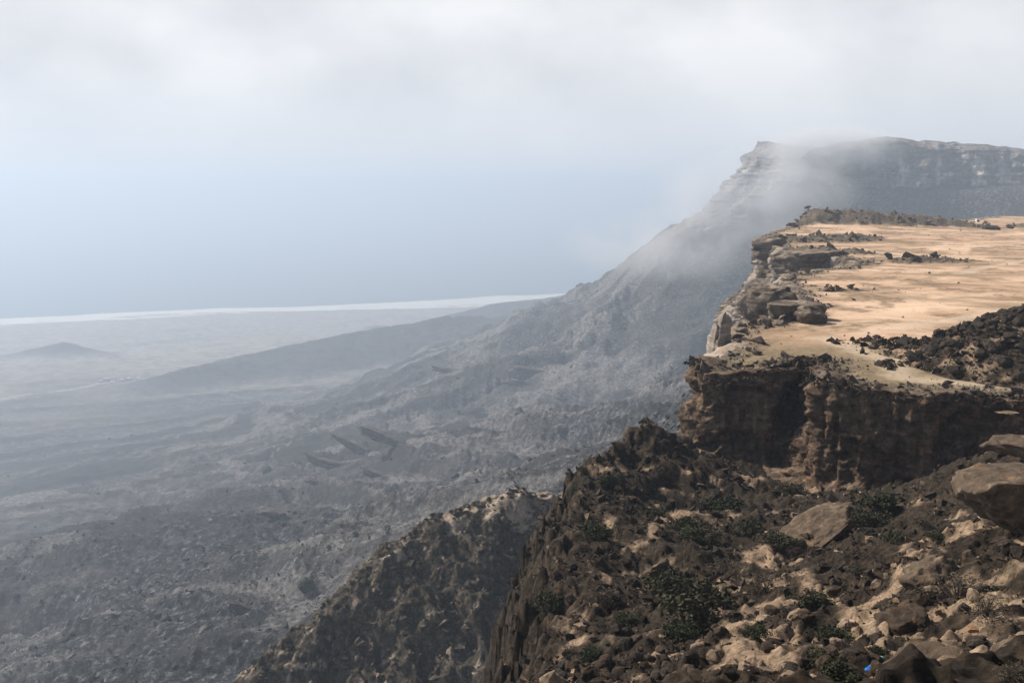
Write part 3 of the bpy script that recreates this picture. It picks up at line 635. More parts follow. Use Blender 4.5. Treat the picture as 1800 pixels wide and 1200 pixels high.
# ---- mound of rubble on the plateau, cloud shade put into its dark stones
def mound_z(x, y):
    d1 = np.hypot((x - 92) / 36, (y - 143) / 25); d2 = np.hypot((x - 68) / 13, (y - 152) / 9.5)
    hh = 11.5 * np.maximum(0, 1 - d1 ** 1.7) ** .8; h2 = 3.6 * np.maximum(0, 1 - d2 ** 1.8) ** .8
    return -25.8 + smax(hh, h2, .8) + .7 * fbm2(x / 5, y / 5, 4, .6) * np.clip(smax(hh, h2, .8), 0, 1)
X, Y = np.meshgrid(np.linspace(50, 132, 230), np.linspace(112, 172, 170)); X = X.astype(np.float32); Y = Y.astype(np.float32)
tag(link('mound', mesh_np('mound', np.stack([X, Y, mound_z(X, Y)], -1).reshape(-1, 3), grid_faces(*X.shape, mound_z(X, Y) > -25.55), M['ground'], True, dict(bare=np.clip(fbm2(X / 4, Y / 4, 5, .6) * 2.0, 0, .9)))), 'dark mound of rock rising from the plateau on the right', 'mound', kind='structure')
n = 25000; x = R_.uniform(52, 112, n); y = R_.uniform(114, 168, n); z = mound_z(x, y); zp_ = plateau_z(x, y)[0]; d1_ = poly_dist(x, y, [(57, 158), (62, 146), (70, 136), (84, 124)])[0]; z = np.maximum(z, zp_ - .05); ok = ((z > -25.0) | ((R_.random(n) < .3 * np.exp(-d1_ / 2.2)) & inside(x, y, P_POLY))) & in_frame(x, y, z); mp = np.stack([x, y, z], 1)[ok]
ms = np.clip(.10 * R_.random(len(mp)) ** -.58, .10, 1.0); od = np.argsort(-ms)
od = np.concatenate([od[mp[od, 2] > -24.6], od[mp[od, 2] <= -24.6]]); rest = od[60:]; hm = R_.random(len(rest)) < .5
tag(link('rubble', scatter('rubble', mp[rest[hm]], ms[rest[hm]], M['shade_dark_rock'], 6, PROTO_S)), 'blackish broken stones heaped on the mound', 'rubble', kind='stuff')
tag(link('rubble', scatter('rubble', mp[rest[~hm]], ms[rest[~hm]], M['brown_rock'], 7, PROTO_S)), 'brown broken stones heaped on the mound', 'rubble', kind='stuff')
mound_rocks = [(mp[i], ms[i]) for i in od[:60]]

M['rim_stone'] = rock_mat('rim stones', (.04, .032, .025), (.115, .09, .07), (.27, .215, .165), .7, .3, island=True)
# ---- stones along the plateau rim and on the knoll at its far end
n = 30000; d = 118 * (660 / 118) ** R_.random(n); x = d * np.tan(np.radians(R_.uniform(9, 28, n))); y = d
z, pa = plateau_z(x, y); ok = inside(x, y, P_POLY) & (R_.random(n) < np.clip(pa['rock'] * 1.0, .045, 1)) & in_frame(x, y, z); pr = np.stack([x, y, z], 1)[ok]
tag(link('rubble', scatter('rubble', pr, np.clip(.10 * R_.random(len(pr)) ** -.5, .10, .9) * (.6 + pr[:, 1] / 330) * np.where(pa['rock'][ok] > .3, 1.4, .5), M['rim_stone'], 8, PROTO_S)), 'grey brown stones along the plateau rim', 'rubble', kind='stuff')

lipn = pp[:near_n]; n = 5200; ii = R_.integers(0, len(lipn), n); of_ = R_.exponential(1.6, n) - .45
lx = lipn[ii, 0] - nn[ii, 0] * of_ + R_.normal(0, .3, n); ly = lipn[ii, 1] - nn[ii, 1] * of_ + R_.normal(0, .3, n); lz = plateau_z(lx, ly)[0] - np.where(of_ < 0, .5, 0.)
tag(link('rubble', scatter('rubble', np.stack([lx, ly, lz], 1), np.clip(.09 * R_.random(n) ** -.55, .09, .8), M['brown_rock'], 14, PROTO_S)), 'broken stones along the lip above the cave cliff', 'rubble', kind='stuff')
# ---- stones on the spur, boulders on the far slopes
n = 9000; d = R_.uniform(225, 330, n); x = d * np.tan(np.radians(R_.uniform(-19, 4, n))); z, b = spur_z(x, d); sp_ = np.stack([x, d, z], 1)[R_.random(n) > b * .7]
M['grey_rock'] = rock_mat('grey rubble', (.02, .017, .013), (.075, .06, .045), (.22, .17, .125), .9, .2, island=True)
tag(link('rubble', scatter('rubble', sp_, np.clip(.22 * R_.random(len(sp_)) ** -.5, .22, 1.8), M['grey_rock'], 9, PROTO_S)), 'grey stones scattered over the spur', 'rubble', kind='stuff')
n = 70000; d = 330 * (3000 / 330) ** R_.random(n); x = d * np.tan(np.radians(R_.uniform(-28, 13, n))); y = d
s_, _ = poly_dist(x, y, EDGE_S); s_ = np.where(inside(x, y, EDGE_POLY), -s_, s_)
ok = (s_ > 30) & (R_.random(n) < .12 + .88 * sstep(1300, 300, s_)); x, y = x[ok].astype(np.float32), y[ok].astype(np.float32); z, _ = valley_z(x, y); ok = in_frame(x, y, z)
vp = np.stack([x, y, z], 1)[ok]; M['slope_rock'] = rock_mat('scree', (.02, .018, .017), (.07, .062, .056), (.24, .21, .185), .12, .8, island=True)
vsz = np.clip(.34 * R_.random(len(vp)) ** -.42 * (.6 + vp[:, 1] / 1500), .4, 4.2); sel = R_.random(len(vp)) < .55
tag(link('scree', scatter('scree', vp[sel], vsz[sel], M['slope_rock'], 10, PROTO_S)), 'grey boulders strewn over the hazy slope', 'scree', kind='stuff')
M['scrub'] = rock_mat('scrub', (.016, .02, .012), (.032, .036, .022), (.06, .06, .038), .8, .3)
tag(link('scrub', scatter('scrub', vp[~sel], vsz[~sel] * .95, M['scrub'], 12, PROTO_S)), 'dark low scrub dotted over the hazy slope', 'scrub', kind='stuff')

def px(p):
    y = CP * p[1] - SP * p[2]; return 900 + 1800 * p[0] / y, 600 - 1800 * (CP * p[2] + SP * p[1]) / y

# ---- the big boulders, each shaped by its own planes
def boulder(label, u, v, d, dims, planes, seed, mat='tan_rock', rz=0., sub=4, cuts=3, rough=.16, strata=.06, fine=.035, roll=0.):
    V, F = boulder_v(seed, sub, cuts, rough, planes, strata, fine); V = V * np.array(dims, np.float32)[None]
    if roll: V = np.stack([V[:, 0] * cos(roll) - V[:, 2] * sin(roll), V[:, 1], V[:, 0] * sin(roll) + V[:, 2] * cos(roll)], 1)
    loc = at(u, v, d) if d else tuple(fg_hit(u, v) + Vector((0, .3 * dims[1], .12 * dims[2])))
    if d and d > 500: loc = tuple(val_hit(u, v) + Vector((0, 0, dims[2] * .35)))
    ca, sa = cos(rz), sin(rz); V = np.stack([V[:, 0] * ca - V[:, 1] * sa, V[:, 0] * sa + V[:, 1] * ca, V[:, 2]], 1)
    o = link('boulder', mesh_np('boulder', V, F, M[mat], True)); o.location = loc; return tag(o, label, 'boulder')
boulder('big overhanging boulder with a pale lit top at the right edge', 1815, 880, 60, (4.0, 3.4, 2.6), [((-.12, .05, .98), .60), ((-.05, -.96, -.28), .36), ((-.75, -.3, -.6), .62)], 41, sub=5, rough=.3, fine=.08, strata=.1)
boulder('tilted pale slab leaning on the rubble below the cliff', 1445, 945, None, (4.4, 2.6, 2.0), [((-.1, -.5, .85), .34), ((.95, -.2, .1), .74)], 42, sub=5, rz=-.1, rough=.3, fine=.07, roll=.55)
boulder('sharp-ridged wedge boulder at the bottom edge beside the blue bag', 1625, 1200, 32, (1.8, 1.5, 1.35), [((-.66, -.35, .66), .02), ((.5, -.85, .15), .52)], 43, cuts=2, sub=5, rough=.25, fine=.06)
boulder('wedge boulder cut off by the bottom right corner', 1805, 1175, 31, (1.2, 1.2, 1.2), [((-.66, -.35, .66), .05), ((.3, -.95, .05), .5)], 44, cuts=2, sub=5, rough=.25, fine=.06)
boulder('dark blocky boulder above the pale footpath', 1598, 1110, None, (1.35, 1.2, 1.0), [((-.2, -.2, .95), .5), ((.3, -.9, .2), .5), ((-.9, -.3, .2), .7)], 45, 'brown_rock', rough=.3, fine=.07)
boulder('rough knobbly outcrop left of the grey twiggy shrub', 1640, 1025, None, (1.4, 1.3, 1.3), [((-.5, .2, .8), .6)], 46, 'tan_rock', rough=.4, fine=.12)
boulder('pale flat rock above the overhanging boulder', 1792, 782, 84, (2.6, 2.0, 1.1), [((-.1, -.2, .97), .45)], 47, rough=.3, fine=.08)
boulder('knobbly rock stack above the wide green shrub', 1163, 1020, None, (1.3, 1.2, 1.6), [], 48, 'tan_rock', rough=.42, fine=.10, cuts=4)
boulder('craggy dark knob on the left crest of the near slope', 1128, 778, 134, (3.1, 2.2, 2.1), [], 49, 'brown_rock', rough=.4, fine=.1, cuts=5)
boulder('dark block standing between the left crest and the cliff', 1196, 795, 146, (2.6, 2.0, 2.5), [], 50, 'brown_rock', rough=.3, fine=.09, cuts=6)
boulder('pale rounded rock below the left end of the cliff', 1152, 812, 139, (1.9, 1.4, 1.2), [((-.3, 0, .95), .5)], 51, 'tan_rock')
boulder('overhanging ledge block at the plateau rim above the white rock face', 1395, 545, 196, (5.0, 4.0, 3.2), [((0, -.1, 1), .45)], 52, 'rim', rough=.35, fine=.08)
boulder('dark jutting block on the plateau rim', 1350, 530, 214, (5.2, 4.2, 5.2), [((-.1, -.1, 1), .5)], 53, 'rim', rough=.4, fine=.1)
boulder('squat rounded block on the rim beside the sand', 1425, 555, 190, (3.0, 2.5, 2.0), [], 54, 'rim', rough=.3, fine=.08)
boulder('pointed pale limestone fin left of the sandy plateau', 1264, 606, 170, (2.6, 3.4, 5.0), [((-.95, -.2, .25), .55), ((.5, -.8, .3), .5)], 55, 'pale_rock', rough=.4, fine=.09, cuts=7)
boulder('bulging rim block with a dark hollow under it at the far cove', 1440, 452, 372, (13, 9, 4.4), [((0, 0, 1), .5), ((0, -.8, -.6), .5)], 56, 'rim', rough=.3, fine=.07)
boulder('shrub-topped block at the far left tip of the plateau rim', 1352, 432, 424, (8, 8, 6.5), [((0, 0, 1), .5)], 57, 'rim', rough=.4, fine=.1)
M['ledge_rock'] = rock_mat('ledge rock', (.03, .027, .025), (.085, .074, .066), (.20, .175, .155), .12, 1.5, .4)
def ledge(label, u0, v0, u1, v1, th, seed, depth=.42):
    c = val_hit((u0 + u1) / 2, (v0 + v1) / 2 + 6); m = c.y / 1800; L = math.hypot(u1 - u0, v1 - v0) * m * .60; t = th * m * .85
    V, F = boulder_v(seed, 4, 2, .5, [((0, .2, 1), .42), ((-.15, -1, .1), .4), ((0, 0, -1), .6)], .08, .10)
    V = V * np.array((L, L * depth, t * 1.0), np.float32)[None]; V[:, 2] += t * .35 * fbm2(V[:, 0] / (L * .22) + seed, V[:, 1] / (L * .3), 4, .6); r = -math.atan2(v1 - v0, u1 - u0)
    V = np.stack([V[:, 0] * cos(r) - V[:, 2] * sin(r), V[:, 1], V[:, 0] * sin(r) + V[:, 2] * cos(r)], 1)
    o = link('rock_ledge', mesh_np('rock_ledge', V, F, M['ledge_rock'], True)); o.location = c + Vector((0, L * depth * .45, -t * .42)); return tag(o, label, 'rock ledge', 'tilted rock ledges on the hazy slope')
ledge('topmost tilted dark ledge in the middle of the hazy slope', 640, 752, 765, 802, 13, 81)
ledge('second tilted dark ledge, just below the topmost one', 588, 766, 708, 816, 13, 82)
ledge('third tilted dark ledge, at the left end of the group', 552, 802, 640, 826, 14, 83)
ledge('short tilted ledge right of the third one', 636, 818, 694, 842, 10, 84)
ledge('small ledge at the foot of the tilted group', 535, 838, 592, 856, 8, 85)
ledge('added ledge giving the shaded side of a low hump left of the spur', 465, 892, 562, 922, 13, 86)  # slab added to make the dark shaded side of the hump
ledge('short added ledge for a shaded hollow low on the left slope near the spur', 416, 1060, 484, 1078, 16, 87)  # put in where the slope has only a shaded hollow
ledge('far lower ledge on the dark foothill', 768, 640, 842, 654, 9, 89)
ledge('pale layered ledge on the crag below the headland slope', 905, 642, 1000, 660, 14, 90)
ledge('lower layered ledge of the crag', 888, 668, 978, 684, 12, 91)
boulder('lone dark tower rock on the hazy slope', 985, 766, 620, (8.5, 8, 7), [], 58, 'slope_rock', rough=.3, fine=.08)
boulder('dark rounded rock on the hazy slope left of the spur', 540, 1040, 520, (5.5, 5, 5.2), [], 59, 'scrub', rough=.25, fine=.06)
boulder('small dark rock far out on the left slope', 470, 832, 1180, (9, 8, 8), [], 60, 'scrub', rough=.3, fine=.06)

# ---- shrubs
def quads(P, S, r, aspect=.55):
    n = len(P); a = r.normal(size=(n, 3)); a /= np.linalg.norm(a, axis=1)[:, None]; b = np.cross(a, r.normal(size=(n, 3))); b /= np.linalg.norm(b, axis=1)[:, None]
    a = a * S[:, None]; b = b * S[:, None] * aspect
    V = np.stack([P - a, P - b * .9, P + a, P + b * .9], 1).reshape(-1, 3); F = np.arange(4 * n).reshape(n, 4); return V, F
def tube_np(p, q, r0, r1):
    p, q = np.array(p, float), np.array(q, float); d = q - p; d /= np.linalg.norm(d) + 1e-9; a = np.cross(d, (.3, .5, .8)); a /= np.linalg.norm(a); b = np.cross(d, a)
    ring = [(cos(t), sin(t)) for t in (0, 2.094, 4.189)]
    V = [p + r0 * (c * a + s_ * b) for c, s_ in ring] + [q + r1 * (c * a + s_ * b) for c, s_ in ring]
    return V, [(0, 1, 4, 3), (1, 2, 5, 4), (2, 0, 3, 5)]
def shrub_proto(seed, leaves, clumps, height, leaf, spread, twiggy, stem_h=0.):
    r = np.random.default_rng(seed); th = r.random(clumps) * 2 * np.pi; ph = np.arccos(r.random(clumps) ** .8); rad = r.uniform(.5, .95, clumps)
    C = np.stack([np.cos(th) * np.sin(ph) * rad, np.sin(th) * np.sin(ph) * rad, np.cos(ph) * rad * height + .12 + stem_h], 1)
    k = r.integers(0, clumps, leaves); P = C[k] + r.normal(size=(leaves, 3)) * spread * np.array([1, 1, .7]); P[:, 2] = np.maximum(P[:, 2], .02)
    S = leaf * r.uniform(.6, 1.4, leaves); LV, LF = quads(P, S, r)
    BV, BF, n = [], [], 0
    def add(p, q, a, b):
        nonlocal n
        v, f = tube_np(p, q, a, b); BV.extend(v); BF.extend([tuple(i + n for i in g) for g in f]); n += 6
    if stem_h: add((0, 0, -.3), (.05, .02, stem_h), .10, .07)
    for c in C:
        m = np.array([c[0] * .4, c[1] * .4, stem_h + (c[2] - stem_h) * .55]); add((0, 0, stem_h - .15 if not stem_h else stem_h - .02), m, .035, .024); add(m, c, .024, .01)
        for _ in range(5 if twiggy else 2):
            add(c * .8 + .2 * m, c + r.normal(size=3) * (.28 if twiggy else .16), .011, .004)
    return (LV, LF), (np.array(BV), np.array(BF))
def shrub_pair(args, lm):
    (lv, lf), (bv, bf) = shrub_proto(*args)
    return mesh_np('crown', lv, lf, M[lm], False), mesh_np('stems', bv, bf, M['bark'], False)
LEAFY = [shrub_pair((600 + i, 2200, 20 + i, .8, .07, .16, False), 'leaf') for i in range(4)]
TWIGGY = [shrub_pair((640 + i, 420, 22, .95, .05, .2, True), 'dry_leaf') for i in range(2)]
TREE = [shrub_pair((660 + i, 900, 14, .75, .085, .17, False, .75), 'leaf') for i in range(2)]
def place_shrub(kind, p, r, label, group=None, name='shrub', cat='shrub', hs=1.0, part=('crown', 'stem')):
    c, st = kind[rnd.randrange(len(kind))]
    e = bpy.data.objects.new(name, None); COL.objects.link(e); e.empty_display_size = .3; e.location = p; e.rotation_euler = (0, 0, rnd.uniform(0, 6.28)); e.scale = (r, r * rnd.uniform(.85, 1.15), r * hs * rnd.uniform(.8, 1.1))
    link(part[0], c, e); link(part[1], st, e); return tag(e, label, cat, group)
SHRUBS = [(1228, 1085, 108, 'L', 'wide green shrub, the largest on the near slope'), (1190, 1118, 66, 'L', 'dark green shrub at the lower left foot of the widest shrub'), (1167, 1034, 78, 'L', 'dark shrub growing round the foot of the knobbly rock stack'),
          (1042, 945, 56, 'L', 'low dark shrub on the left part of the near slope below the crest'), (962, 1072, 50, 'L', 'dark shrub hugging the left edge of the near slope'), (1108, 1096, 46, 'L', 'olive shrub left of the widest green shrub'), (1052, 1058, 44, 'T', 'dry shrub low on the left part of the near slope'),
          (1233, 950, 60, 'L', 'dark shrub above and right of the knobbly rock stack'), (1200, 930, 44, 'L', 'dark round shrub midway between rock stack and cliff'), (1268, 895, 56, 'L', 'dark shrub below the left block of the cliff'), (1046, 1160, 46, 'L', 'shrub near the bottom edge on the left part of the near slope'),
          (1313, 940, 54, 'L', 'upright dark shrub on the bare earth bank'), (1370, 952, 50, 'L', 'dark shrub touching the left end of the tilted slab'), (1347, 1040, 50, 'T', 'dry shrub left of the bright green bush'), (1427, 1062, 58, 'L', 'bright green bush beside the pale footpath'),
          (1573, 952, 44, 'L', 'tall narrow shrub right of the tilted slab'), (1643, 948, 30, 'L', 'small green tuft among pale stones right of the slab'), (1527, 922, 54, 'L', 'low creeping shrub at the top right of the tilted slab'), (1683, 1052, 84, 'T', 'large grey twiggy shrub under the big overhanging boulder'),
          (1735, 1082, 70, 'T', 'twiggy shrub below the overhanging boulder near the right edge'), (1470, 1130, 60, 'L', 'dark shrub in the gap left of the dark blocky boulder'), (1455, 1165, 58, 'L', 'dark shrub near the bottom edge left of the blue bag'), (1540, 893, 58, 'L', 'black-looking shrub in the shade at the foot of the cliff'),
          (1480, 1198, 70, 'L', 'green shrub cut by the bottom edge left of the wedge boulder'), (1280, 1010, 48, 'T', 'olive dry cushion shrub on the bare earth bank'), (1545, 1150, 34, 'L', 'small green shrub just above the blue bag'), (1775, 1195, 56, 'T', 'dry grassy tuft in the bottom right corner'),
          (1507, 1008, 28, 'L', 'small shrub between the slab and the knobbly outcrop'), (1150, 905, 40, 'L', 'dark shrub in the middle of the shaded left slope'), (1075, 850, 34, 'L', 'shrub just under the left crest'), (1395, 870, 40, 'L', 'dark shrub under the mouth of the cave'), (1440, 905, 34, 'L', 'shrub at the top left corner of the tilted slab'),
          (1330, 1120, 44, 'L', 'shrub right of the second pale path'), (1000, 1150, 40, 'T', 'dry shrub in the lower left of the near slope'), (1620, 920, 36, 'T', 'dry shrub under the right block of the cliff')]
for (u, v, wpx, kd, lb) in SHRUBS:
    p = fg_hit(u, v); r = wpx / 1800 * p.y * .66; place_shrub(LEAFY if kd == 'L' else TWIGGY, p - Vector((0, 0, .08 * r)), r, lb, hs=.85)
def bush_label(x, y, z, dd):
    u, v = px((x, y, z)); zone = ('lower left tail', 'left shoulder', 'middle', 'right half', 'sandy right end')[int(np.clip((u - 430) / 112, 0, 4))]
    row = 'along the crest' if dd < 6 else 'just below the crest' if dd < 13 else 'low on the flank'
    return ('dark bush ' if int(u * 7) % 2 else 'small bush ') + row + ' of the spur, on its ' + zone
n = 2000; d = R_.uniform(240, 318, n); x = d * np.tan(np.radians(R_.uniform(-15, 4, n))); z, b = spur_z(x, d); dd_, _ = poly_dist(x, d, SPUR); k_ = np.where(in_frame(x, d, z, 0) & (dd_ < 34) & (z > -400) & (d < np.interp(x, [p[0] for p in SPUR][::-1], [p[1] for p in SPUR][::-1]) + 3))[0][:290]
for i in k_:
    place_shrub(LEAFY, (x[i], d[i], z[i] - .1), rnd.uniform(.5, 1.35), bush_label(x[i], d[i], z[i], dd_[i]), 'bushes on the spur', hs=.8)
# the little trees that stand out on the skyline
p = fg_hit(1130, 752); place_shrub(TREE, p, .62, 'small dark tree on top of the craggy knob', name='tree', cat='tree', part=('crown', 'trunk'))
p = fg_hit(1022, 838); place_shrub(TREE, p, .75, 'small bent tree on the left crest of the near slope', name='tree', cat='tree', part=('crown', 'trunk'))
for (u, v, d, r, lb, kd) in ((1419, 392, 600, 1.9, 'dark round tree at the left foot of the far knoll', TREE), (1398, 405, 560, 1.9, 'dark bush on the plateau rim left of the far knoll', LEAFY), (1350, 428, 440, 2.2, 'dark bush at the far left tip of the plateau rim', LEAFY), (1372, 425, 452, 2.4, 'spreading bush just right of the far left rim tip', LEAFY), (1330, 440, 420, 1.6, 'small bush hanging over the far left rim', LEAFY)):
    x_, y_, z_ = at(u, v, d); q = hit(u, v, plateau_z, 120, 700); z_ = float(plateau_z(np.array([x_]), np.array([y_]))[0][0]) if inside(np.array([x_]), np.array([y_]), P_POLY)[0] else z_
    place_shrub(kd, (x_, y_, z_), r, lb, name='tree' if kd is TREE else 'shrub', cat='tree' if kd is TREE else 'shrub', part=('crown', 'trunk') if kd is TREE else ('crown', 'stem'))

# ---- rocks told apart by size, colour and the nearest landmark
MARKS = [('the big overhanging boulder', 1750, 880), ('the tilted slab', 1440, 935), ('the wedge boulder at the bottom edge', 1610, 1170), ('the dark blocky boulder', 1598, 1098), ('the knobbly outcrop', 1640, 1010), ('the knobbly rock stack', 1163, 1002), ('the widest green shrub', 1228, 1075),
         ('the bright green bush', 1427, 1050), ('the left crest knob', 1128, 780), ('the cave', 1420, 800), ('the low dark shrub under the crest', 1042, 935), ('the bottom right corner', 1780, 1185), ('the shrub at the left edge', 962, 1062), ('the foot of the right cliff block', 1640, 860), ('the blue bag', 1536, 1178),
         ('the orange stone', 1711, 1122), ('the olive shrub', 1108, 1090), ('the dry lower left shrub', 1000, 1145), ('the bottom edge shrub on the left', 1046, 1155), ('the shrub by the second path', 1330, 1115), ('the twiggy grey shrub', 1683, 1045), ('the dark shrub in the boulder gap', 1470, 1125),
         ('the green shrub cut by the bottom edge', 1480, 1192), ('the olive cushion shrub', 1280, 1005), ('the dry shrub near the green bush', 1347, 1035), ('the bottom edge under the widest shrub', 1228, 1195), ('the narrow tall shrub', 1573, 945)]
def where(p):
    u, v = px(p); nm, a, b = min(MARKS, key=lambda m: (m[1] - u) ** 2 + (m[2] - v) ** 2); du, dv = u - a, v - b
    far_ = 'just ' if math.hypot(du, dv) < 38 else ''
    if abs(du) > 2 * abs(dv): r = 'right of' if du > 0 else 'left of'
    elif abs(dv) > 2 * abs(du): r = 'below' if dv > 0 else 'above'
    else: r = ('below' if dv > 0 else 'above') + ' and ' + ('right of' if du > 0 else 'left of')
    return far_ + r + ' ' + nm
for p, sz in big_rocks:
    mk = (0, 0, 0, 1, 1, 2)[rnd.randrange(6)]; pxw = sz / p[1] * 3600
    put_rock(p, sz, mk, ('large ' if pxw > 36 else 'middling ' if pxw > 27 else 'small ') + ('brown', 'blackish', 'tan')[mk] + ' rock ' + where(p), 'loose rocks on the near slope')
for p, sz in mound_rocks:
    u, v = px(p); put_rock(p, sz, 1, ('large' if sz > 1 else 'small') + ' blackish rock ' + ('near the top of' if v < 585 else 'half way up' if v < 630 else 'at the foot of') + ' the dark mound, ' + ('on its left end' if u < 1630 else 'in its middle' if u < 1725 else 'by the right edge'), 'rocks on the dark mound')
# ---- things people left
def box_np(lo, hi):
    (a, b, c), (d, e, f) = lo, hi
    return np.array([(a, b, c), (d, b, c), (d, e, c), (a, e, c), (a, b, f), (d, b, f), (d, e, f), (a, e, f)], float), np.array([(0, 3, 2, 1), (4, 5, 6, 7), (0, 1, 5, 4), (1, 2, 6, 5), (2, 3, 7, 6), (3, 0, 4, 7)])
def boxes(name, lst, mat, parent=None):
    V, F, n = [], [], 0
    for lo, hi in lst:
        v, f = box_np(lo, hi); V.append(v); F.append(f + n); n += 8
    return link(name, mesh_np(name, np.concatenate(V), np.concatenate(F), mat, False), parent)
M['tent'] = plain('goat hair cloth', (.035, .026, .022)); M['white'] = plain('white paint', (.75, .73, .70)); M['glass'] = plain('dark glass', (.03, .035, .04), .3)
x_, y_, z_ = hit(1742, 404, plateau_z, 300, 900)
tent = bpy.data.objects.new('tent', None); COL.objects.link(tent); tent.location = (x_, y_, z_ - .05); tag(tent, 'low dark tent alone on the far end of the sandy plateau', 'tent')
cols = 15; rws = 9; gx, gy = np.meshgrid(np.linspace(-1, 1, cols), np.linspace(-1, 1, rws))
rz_ = 2.7 - 1.25 * np.abs(gy) ** 1.2 - .35 * gx ** 2 - .3 * np.abs(np.sin(gx * 4.7)) * (1 - np.abs(gy))
link('roof', mesh_np('roof', np.stack([gx * 4.1, gy * 2.5, rz_], -1).reshape(-1, 3), grid_faces(rws, cols), M['tent'], True), tent)
for nm, pts4 in (('wall', [(-4.1, 2.5), (4.1, 2.5)]), ('wall', [(-4.1, -2.5), (-4.1, 2.5)]), ('wall', [(4.1, -2.5), (4.1, 2.5)])):
    (ax, ay), (bx, by) = pts4; boxes(nm, [((min(ax, bx) - .04, min(ay, by) - .04, 0), (max(ax, bx) + .04, max(ay, by) + .04, 1.12))], M['tent'], tent)
for sx in (-3.9, -1.3, 1.3, 3.9): boxes('pole', [((sx - .06, -2.46, 0), (sx + .06, -2.34, 1.5))], M['bark'], tent)
def hut(label, x_, y_, z_, w, d_, h_, rz, cat='house', group=None, mat='white'):
    e = bpy.data.objects.new('house', None); COL.objects.link(e); e.location = (x_, y_, z_); e.rotation_euler = (0, 0, rz); tag(e, label, cat, group)
    boxes('wall', [((-w, -d_, -1), (w, d_, h_))], M[mat], e)
    boxes('parapet', [((-w - .12, -d_ - .12, h_ + .003), (w + .12, -d_ + .2, h_ + .5)), ((-w - .12, d_ - .2, h_ + .003), (w + .12, d_ + .12, h_ + .5)), ((-w - .12, -d_ + .203, h_ + .003), (-w + .2, d_ - .203, h_ + .5)), ((w - .2, -d_ + .203, h_ + .003), (w + .12, d_ - .203, h_ + .5))], M[mat], e)
    boxes('door', [((-.5, -d_ - .06, -.2), (.5, -d_ - .003, min(2.1, h_ * .8)))], M['glass'], e)
    for sx in (-.62, .62): boxes('window', [((w * sx - .6, -d_ - .06, h_ * .4), (w * sx + .6, -d_ - .003, h_ * .75))], M['glass'], e)
    return e
x_, y_, _ = at(1718, 388, 740); hut('tiny white hut left of the dark tent at the back of the plateau', x_, y_, float(plateau_z(np.array([x_]), np.array([y_]))[0][0]), 1.0, .9, 1.7, .2, 'hut')
for u, v, w, d_, lb in ((176, 671, 7, 5, 'leftmost white house of the valley hamlet'), (187, 668, 10, 5, 'second white house from the left in the valley hamlet'), (197, 673, 8, 6, 'wide low white house at the front of the valley hamlet'), (213, 669, 9, 5, 'white house in the middle of the valley hamlet'), (226, 667, 8, 6, 'white house second from the right in the valley hamlet'), (243, 666, 6, 5, 'rightmost white house of the valley hamlet')):
    p = hit(u, v, lambda x, y: valley_z(x, y, False), 2500, 5000, 600); hut(lb, p.x, p.y, p.z, w, d_, 4.5, rnd.uniform(-.3, .3), 'house', 'white houses of the valley hamlet')
# blue plastic bag and other litter, an orange stone
M['blue'] = plain('blue plastic', (.02, .19, .62), .35); M['orange_rock'] = plain('orange stone', (.25, .14, .08)); M['mint'] = plain('green plastic', (.16, .42, .33), .4)
def crumple(name, label, cat, u, v, dims, mat, seed, hit_f=fg_hit):
    V, F = boulder_v(seed, 3, 5, .5, (), 0, .10); V = V * np.array(dims)[None]
    o = link(name, mesh_np(name, V, F, M[mat], False)); p = hit_f(u, v); o.location = p + Vector((0, 0, dims[2] * .7)); return tag(o, label, cat)
bag = crumple('bag', 'crumpled blue plastic bag lying beside the wedge boulder', 'bag', 1536, 1178, (.24, .2, .13), 'blue', 71)
v_, f_ = boulder_v(73, 2, 3, .5); link('bag_neck', mesh_np('bag_neck', v_ * np.array((.09, .08, .06)), f_, M['blue'], False), bag).location = (-.24, -.05, -.02)
crumple('plastic_scrap', 'pale green plastic scrap in the shrub above the blue bag', 'litter', 1549, 1160, (.09, .08, .07), 'mint', 72)
crumple('rock', 'rounded orange stone on the pale footpath at the right', 'rock', 1711, 1122, (.26, .22, .15), 'orange_rock', 74)
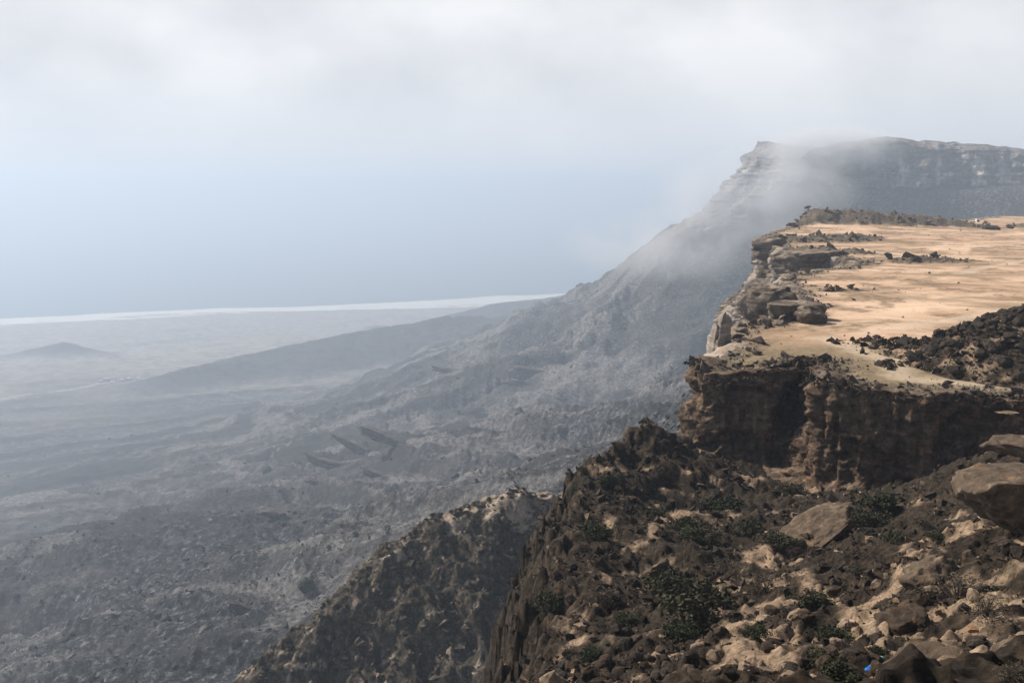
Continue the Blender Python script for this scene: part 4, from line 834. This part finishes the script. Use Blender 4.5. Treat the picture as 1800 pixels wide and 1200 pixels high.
# ================================================================== AIR
def box_mesh(name, lo, hi):
    (a, b, c), (d, e, f) = lo, hi
    V = [(a, b, c), (d, b, c), (d, e, c), (a, e, c), (a, b, f), (d, b, f), (d, e, f), (a, e, f)]
    F = [(0, 3, 2, 1), (4, 5, 6, 7), (0, 1, 5, 4), (1, 2, 6, 5), (2, 3, 7, 6), (3, 0, 4, 7)]
    return mesh_np(name, np.array(V, float), np.array(F), None, False)
hz = bpy.data.materials.new('haze'); hz.use_nodes = True; ht = hz.node_tree; ht.nodes.clear()
ho = ht.nodes.new('ShaderNodeOutputMaterial'); hv = ht.nodes.new('ShaderNodeVolumePrincipled')
hv.inputs['Color'].default_value = (.63, .738, .875, 1); hv.inputs['Density'].default_value = HAZE; hv.inputs['Anisotropy'].default_value = .22
ht.links.new(hv.outputs[0], ho.inputs['Volume']); hz.cycles.volume_sampling = 'DISTANCE'
hme = box_mesh('haze', (-80000, -80000, -925), (80000, 80000, 170)); hme.materials.append(hz)
tag(link('haze', hme), 'thin blue haze filling the valley', 'haze', kind='stuff')

def mist(label, u, v, d, dims, dens, seed, scale, lo, hi):
    m = bpy.data.materials.new('mist'); m.use_nodes = True; nt = m.node_tree; nt.nodes.clear()
    o_ = nt.nodes.new('ShaderNodeOutputMaterial'); pv = nt.nodes.new('ShaderNodeVolumePrincipled'); pv.inputs['Color'].default_value = (.97, .98, 1, 1); pv.inputs['Anisotropy'].default_value = .2
    tc = nt.nodes.new('ShaderNodeTexCoord'); ln = nt.nodes.new('ShaderNodeVectorMath'); ln.operation = 'LENGTH'
    dv = nt.nodes.new('ShaderNodeVectorMath'); dv.operation = 'DIVIDE'; dv.inputs[1].default_value = dims; nt.links.new(tc.outputs['Object'], dv.inputs[0]); nt.links.new(dv.outputs[0], ln.inputs[0])
    mp_ = nt.nodes.new('ShaderNodeMapping'); mp_.inputs['Location'].default_value = (seed * 13.7, seed * 5.1, 0); mp_.inputs['Scale'].default_value = (scale, scale, scale * 1.3); nt.links.new(tc.outputs['Object'], mp_.inputs[0])
    nz = noise(nt, mp_.outputs[0], 1.0, 5, .55, .4)
    den = mul(nt, mul(nt, rng01(nt, ln.outputs['Value'], 1.0, .25), rng01(nt, nz, lo, hi)), dens); nt.links.new(den, pv.inputs['Density']); nt.links.new(pv.outputs[0], o_.inputs['Volume'])
    V, F = ICO[3]; o = link('mist', mesh_np('mist', V * np.array(dims)[None], F, m, True)); o.location = at(u, v, d); return tag(o, label, 'mist', kind='stuff')
mist('white mist drifting over the headland crest', 1455, 270, 2400, (200, 140, 72), .036, 1, .009, .36, .64)
mist('thin mist spilling down the left flank of the headland', 1325, 345, 2230, (250, 140, 110), .016, 2, .007, .36, .68)
mist('faint mist trailing along the lower ridge', 1200, 430, 2250, (300, 150, 90), .010, 3, .007, .36, .68)
